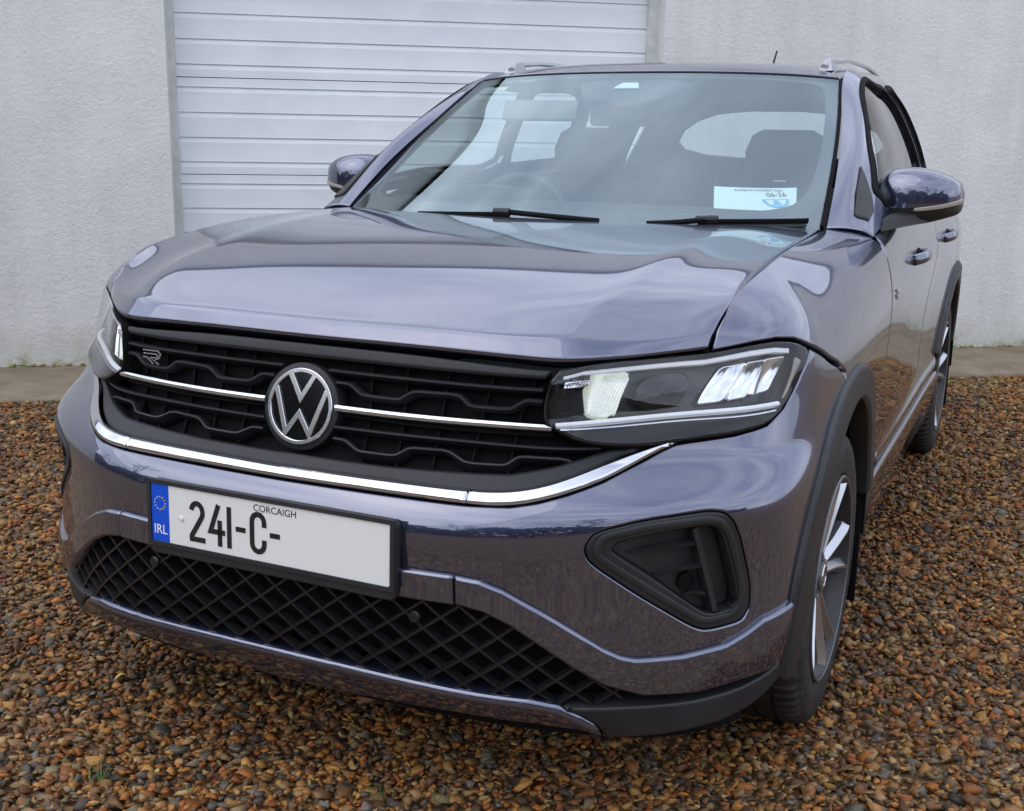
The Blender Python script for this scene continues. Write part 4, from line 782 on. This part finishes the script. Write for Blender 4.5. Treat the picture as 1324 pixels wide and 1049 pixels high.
# --- wheels
def wheel(cy,cz=.325):
    c=(.764,cy,cz);X=(1,0,0);E=(0,0,1)
    rim=disc('wheel',c,X,E,[(.228,.090),(.229,.1035),(.226,.1055),(.220,.1035),(.214,.094),(.207,.065),(.203,0),(.200,-.09)],ALLOYB,car,n=72,both=True)
    prof=[(.224,.092),(.236,.102),(.262,.1065),(.286,.1055),(.303,.101),(.315,.095),(.323,.086),(.327,.074),(.328,.048),(.3215,.046),(.3215,.040),(.328,.038),(.328,.004),(.3215,.002),(.3215,-.004),(.328,-.006),(.328,-.038),(.3215,-.040),(.3215,-.046),(.328,-.048),(.327,-.074),(.318,-.095),(.286,-.106),(.240,-.10)]
    n=288;V=[];F=[];k=len(prof)
    for i in range(n):
        a=2*math.pi*i/n
        for r,h in prof:
            if i%4==0 and r>.314 and abs(h)>.05:r-=.010
            if i%2 and .28<r<.314 and h>0:h-=.0016
            V.append((c[0]+h,c[1]+r*math.sin(a),c[2]+r*math.cos(a)))
    for i in range(n):
        for j in range(k-1):F.append((i*k+j,i*k+j+1,((i+1)%n)*k+j+1,((i+1)%n)*k+j)[::-1])
    mk('tyre',V,F,RUBBER,rim,both=True,sharp=28)
    for s in range(5):
        th=2*math.pi*s/5+.30
        for sg in(-1,1):
            P=[]
            for r,da,w,h,dp in((.040,.22,.0175,.074,.03),(.090,.20,.0150,.082,.034),(.150,.195,.0155,.091,.034),(.200,.215,.019,.099,.03),(.220,.235,.024,.1005,.025)):
                a=th+sg*da;rd=np.array([0,math.sin(a),math.cos(a)]);td=np.array([0,math.cos(a),-math.sin(a)]);b=np.array(c)+rd*r
                X_=lambda a,h_:b+td*a+np.array([h_,0,0])
                P.append([X_(-w,h-dp),X_(-w*.92,h-.013),X_(-w*.12,h+.002),X_(w*.12,h+.002),X_(w*.92,h-.013),X_(w,h-dp)])
            P=np.array(P);nn,kk,_=P.shape;F=[];mi=[]
            for i in range(nn-1):
                for j in range(kk):
                    F.append((i*kk+j,i*kk+(j+1)%kk,(i+1)*kk+(j+1)%kk,(i+1)*kk+j));mi.append(0 if j in(1,2,3) else 1)
            mk('spoke',P.reshape(-1,3),F,[ALLOY,ALLOYD],rim,both=True,mi=mi,sharp=20)
    disc('rim_lip',c,X,E,[(.2290,.088),(.2295,.104),(.2275,.1065),(.2235,.1060),(.2200,.1000),(.217,.092)],ALLOYD,rim,n=72,both=True)
    disc('hub_cap',c,X,E,[(.066,.045),(.064,.070),(.050,.078),(.036,.079),(.034,.074),(.033,.083),(.029,.0855),(.0001,.0865)],ALLOYD,rim,n=40,both=True)
    disc('hub_emblem',c,X,E,[(.028,.0855),(.027,.0875),(.022,.0875),(.0215,.0862)],CHROME,rim,n=32,both=True)
    for s in range(5):
        a=2*math.pi*s/5;disc('wheel_bolt',(c[0],c[1]+.050*math.sin(a),c[2]+.050*math.cos(a)),X,E,[(.009,.06),(.009,.0795),(.006,.0815),(.0001,.081)],ALLOYD,rim,n=6,both=True)
    disc('brake_disc',c,X,E,[(.138,-.02),(.138,-.005),(.075,-.005),(.072,.02),(.0001,.02)],SILVER,rim,n=48,both=True)
    box('brake_caliper',(c[0]-.012,cy+.105,cz+.03),(.06,.06,.13),BLACK,rim,bev=.012,both=True)
for c in AC:wheel(c[0])
# --- cabin seen through the glass
dp=[(1.13,1.020),(1.24,1.040),(1.40,1.078),(1.52,1.086),(1.60,1.075),(1.66,1.03),(1.66,.80),(1.2,.80)]
dash=loft('dashboard',[[(x,y+.10*(abs(x)/.66)**2*(y<1.5),z) for y,z in dp] for x in np.linspace(-.70,.70,15)],DASH,car,sharp=30)
loft('instrument_hood',[[(-.36+dx*s,y,z) for dx,y,z in((-.17,1.47,1.07),(-.13,1.47,1.118),(0,1.47,1.128),(.13,1.47,1.118),(.17,1.47,1.07))] if s==1 else [(-.36+dx,1.62,z-.004) for dx,z in((-.17,1.06),(-.13,1.118),(0,1.128),(.13,1.118),(.17,1.06))] for s in(1,2)],DASH,dash)
sc_=np.array([-.36,1.775,.975]);sa=math.radians(24);su=np.array([0,math.sin(sa),math.cos(sa)]);path=[sc_+.182*(math.cos(t)*np.array([1,0,0])+math.sin(t)*su) for t in np.linspace(0,2*math.pi,49)[:-1]]
stw=sweep('steering_wheel',path,np.array([p-sc_ for p in path]),prof_round(.015,10),DASH,car,closed=True,sharp=180)
box('steering_boss',tuple(sc_),(.15,.05,.11),DASH,stw,bev=.02);box('steering_spoke',tuple(sc_),(.35,.02,.03),DASH,stw,bev=.006)
def cushion(name,secs,m,parent):   # secs: (centre, half width, half depth) along a path, rounded box rings
    R=[]
    for(c,w,d,tilt)in secs:
        r=[]
        for i in range(20):
            a=2*math.pi*i/20;cx,sx=math.cos(a),math.sin(a);r.append((c[0]+w*math.copysign(abs(cx)**.5,cx),c[1]+d*math.copysign(abs(sx)**.6,sx),c[2]+tilt*math.copysign(abs(sx)**.6,sx)))
        R.append(r)
    return loft(name,R,m,parent,sharp=70)
for x in(-.36,.36):
    s=cushion('front_seat',[((x,2.28,.62),.20,.05,0),((x,2.30,.70),.24,.08,0),((x,2.36,.90),.24,.075,0),((x,2.41,1.05),.215,.065,0),((x,2.43,1.11),.18,.05,0),((x,2.435,1.13),.12,.03,0)],SEAT,car)
    cushion('headrest',[((x,2.435,1.135),.10,.035,0),((x,2.435,1.155),.132,.052,0),((x,2.445,1.23),.138,.055,0),((x,2.455,1.285),.120,.048,0),((x,2.458,1.305),.085,.03,0)],SEAT,s)
rs=cushion('rear_seat',[((0,3.10,.60),.60,.06,0),((0,3.13,.70),.64,.08,0),((0,3.20,.95),.64,.07,0),((0,3.24,1.06),.62,.05,0),((0,3.25,1.085),.58,.03,0)],SEAT,car)
for x in(-.34,.02,.36):cushion('headrest',[((x,3.26,1.09),.09,.03,0),((x,3.26,1.105),.118,.045,0),((x,3.27,1.165),.122,.045,0),((x,3.275,1.195),.10,.03,0)],SEAT,rs)
box('cabin_floor',(0,2.5,.42),(1.5,2.9,.06),DASH,car,bev=.01)
VISOR=mat('grey_visor',(.22,.22,.21),.9)
box('rear_view_mirror',(0,1.80,1.335),(.23,.035,.065),DASH,car,bev=.015)
box('sun_visor',(-.31,1.86,1.350),(.26,.02,.07),VISOR,car,bev=.008,rot=('X',math.radians(-25)))
# --- small things on the gravel
LEAF=mat('yellow_leaf',(.62,.45,.10),.6);GRASS=mat('grass_blade',(.10,.17,.035),.55);MOSS=mat('yellow_moss',(.21,.20,.03),.9)
def leaf(name,p,L,rz,label):
    V=[];n=7
    for i in range(n):
        t=i/(n-1);w=.42*L*math.sin(math.pi*min(t*1.02,1))**.8*(1-.35*t);x=(t-.5)*L
        for s in(-1,0,1):V.append((x*math.cos(rz)-s*w*.5*math.sin(rz),x*math.sin(rz)+s*w*.5*math.cos(rz),.25*w*abs(s)+.012*math.sin(3*t)))
    V=np.array(V)+np.array(p);F=[(i*3+j,i*3+j+1,i*3+4+j,i*3+3+j) for i in range(n-1) for j in range(2)]
    o=mk(name,V,F,LEAF,sharp=180);o.modifiers.new('thickness','SOLIDIFY').thickness=.0006;tag(o,label,'leaf')
leaf('fallen_leaf',(-.628,.224,.016),.036,.9,'small yellow fallen leaf lying on the gravel in front of the bumper')
def tuft(p,n,h,label,m=GRASS):
    V=[];F=[]
    for _ in range(n):
        a=random.uniform(0,6.28);l=h*random.uniform(.5,1.1);ln=random.uniform(.2,.9);w=random.uniform(.0012,.0026);b=np.array(p)+np.array([random.gauss(0,.012),random.gauss(0,.012),0]);k=len(V);d=np.array([math.cos(a),math.sin(a),0]);s=np.array([-math.sin(a),math.cos(a),0])
        for t in(0,.35,.7,1):
            q=b+d*l*ln*t*t+np.array([0,0,l*t*(1-.35*ln*t)]);V+=[q-s*w*(1-t*.9),q+s*w*(1-t*.9)]
        F+=[(k+2*i,k+2*i+1,k+2*i+3,k+2*i+2) for i in range(3)]
    o=mk('grass_tuft',np.array(V),F,m,sharp=180);tag(o,label,'grass','grass tufts in the gravel')
tuft((.165,.095,.0),14,.040,'small green grass tuft in the gravel below the front bumper lip')
tuft((-.372,-.118,.0),9,.060,'thin green grass tuft in the gravel at the lower left corner')
tuft((.985,1.03,.0),14,.035,'low yellow green grass tuft in the gravel beside the front wheel',MOSS)
tuft((-1.34,.676,.0),10,.030,'faint green grass tuft in the gravel left of the bumper')
def moss():
    V=[];F=[]
    def put(p,s):
        sv,sf=SH[RNG.integers(len(SH))];k=len(V);a=RNG.uniform(0,6.28);c,sn=math.cos(a),math.sin(a)
        for x,y,z in sv:V.append((p[0]+s*(x*c-y*sn),p[1]+s*(x*sn+y*c),p[2]+s*z*.8))
        F.extend([tuple(int(i)+k for i in f) for f in sf])
    for _ in range(520):
        t=RNG.normal(3.55,.22) if RNG.uniform()<.75 else RNG.normal(3.2,.7);d=.80+abs(RNG.normal(0,.10));p=wp(t,d,RNG.uniform(.0,.008));put(p,RNG.uniform(.006,.016))
    for _ in range(900):
        t=RNG.uniform(-6,9);put(wp(t,RNG.uniform(-.005,.03)*RNG.uniform(),.022+RNG.uniform(0,.012)),RNG.uniform(.006,.018))
    o=mk('moss',np.array(V),F,MOSS,None,smooth=False);tag(o,'yellow green moss growing along the concrete apron and foot of the wall','moss',kind='stuff')
moss()
# ------------------------------------------------------------------ bare trees behind the camera (mirrored in lamps), plus hedge added to darken reflections
def wood():
    V=[];F=[];R=random.Random(5)
    def limb(p,d,l,r,dep):
        k=len(V);q=p+d*l;u=d.orthogonal().normalized();w=d.cross(u)
        for c,rr_ in((p,r),(q,r*.62)):
            for i in range(4):
                a=i*math.pi/2;V.append(tuple(c+(u*math.cos(a)+w*math.sin(a))*rr_))
        F.extend([(k+i,k+(i+1)%4,k+4+(i+1)%4,k+4+i) for i in range(4)])
        if dep==0:return
        for _ in range(R.choice((2,3)) if dep>1 else 3):
            nd=(d+Vector((R.gauss(0,.45),R.gauss(0,.45),R.gauss(.08,.3)))).normalized();limb(p+d*l*R.uniform(.6,1),nd,l*R.uniform(.55,.85),r*.58,dep-1)
    for x,y in((-15,-11),(-10.5,-14),(-6.5,-13),(-2.5,-16),(1.5,-13.5),(5,-15),(9,-12),(13,-11),(17,-6),(-19,-6)):
        limb(Vector((x+R.uniform(-1,1),y,0)),Vector((R.gauss(0,.06),R.gauss(0,.06),1)).normalized(),R.uniform(2.2,3.1),.22,6)
    n0=len(F)
    for i in range(9000):                      # added unseen hedge: leaf clumps on an arc
        a=R.uniform(-1.35,1.35);rad=12.5+R.gauss(0,.55);z=R.uniform(0,1)**.7*(2.7+.6*math.sin(a*9)+.4*math.sin(a*23));c=Vector((rad*1.4*math.sin(a),2.2-rad*math.cos(a),z));s=R.uniform(.08,.22);k=len(V)
        n=Vector((R.gauss(0,1),R.gauss(0,1),R.gauss(0,1))).normalized();u=n.orthogonal()*s;w=n.cross(u)
        V.extend([tuple(c+u),tuple(c+w),tuple(c-u),tuple(c-w)]);F.append((k,k+1,k+2,k+3))
    B=mat('winter_bark',(.07,.055,.04),.9);H=mat('added_hedge_leaf',(.055,.06,.025),.8)
    o=mk('winter_wood',np.array(V),F,[B,H],None,smooth=False,mi=[0]*n0+[1]*(len(F)-n0));tag(o,'bare winter trees mirrored in the headlamp, over an added dark hedge out of view','trees',kind='stuff')
wood()
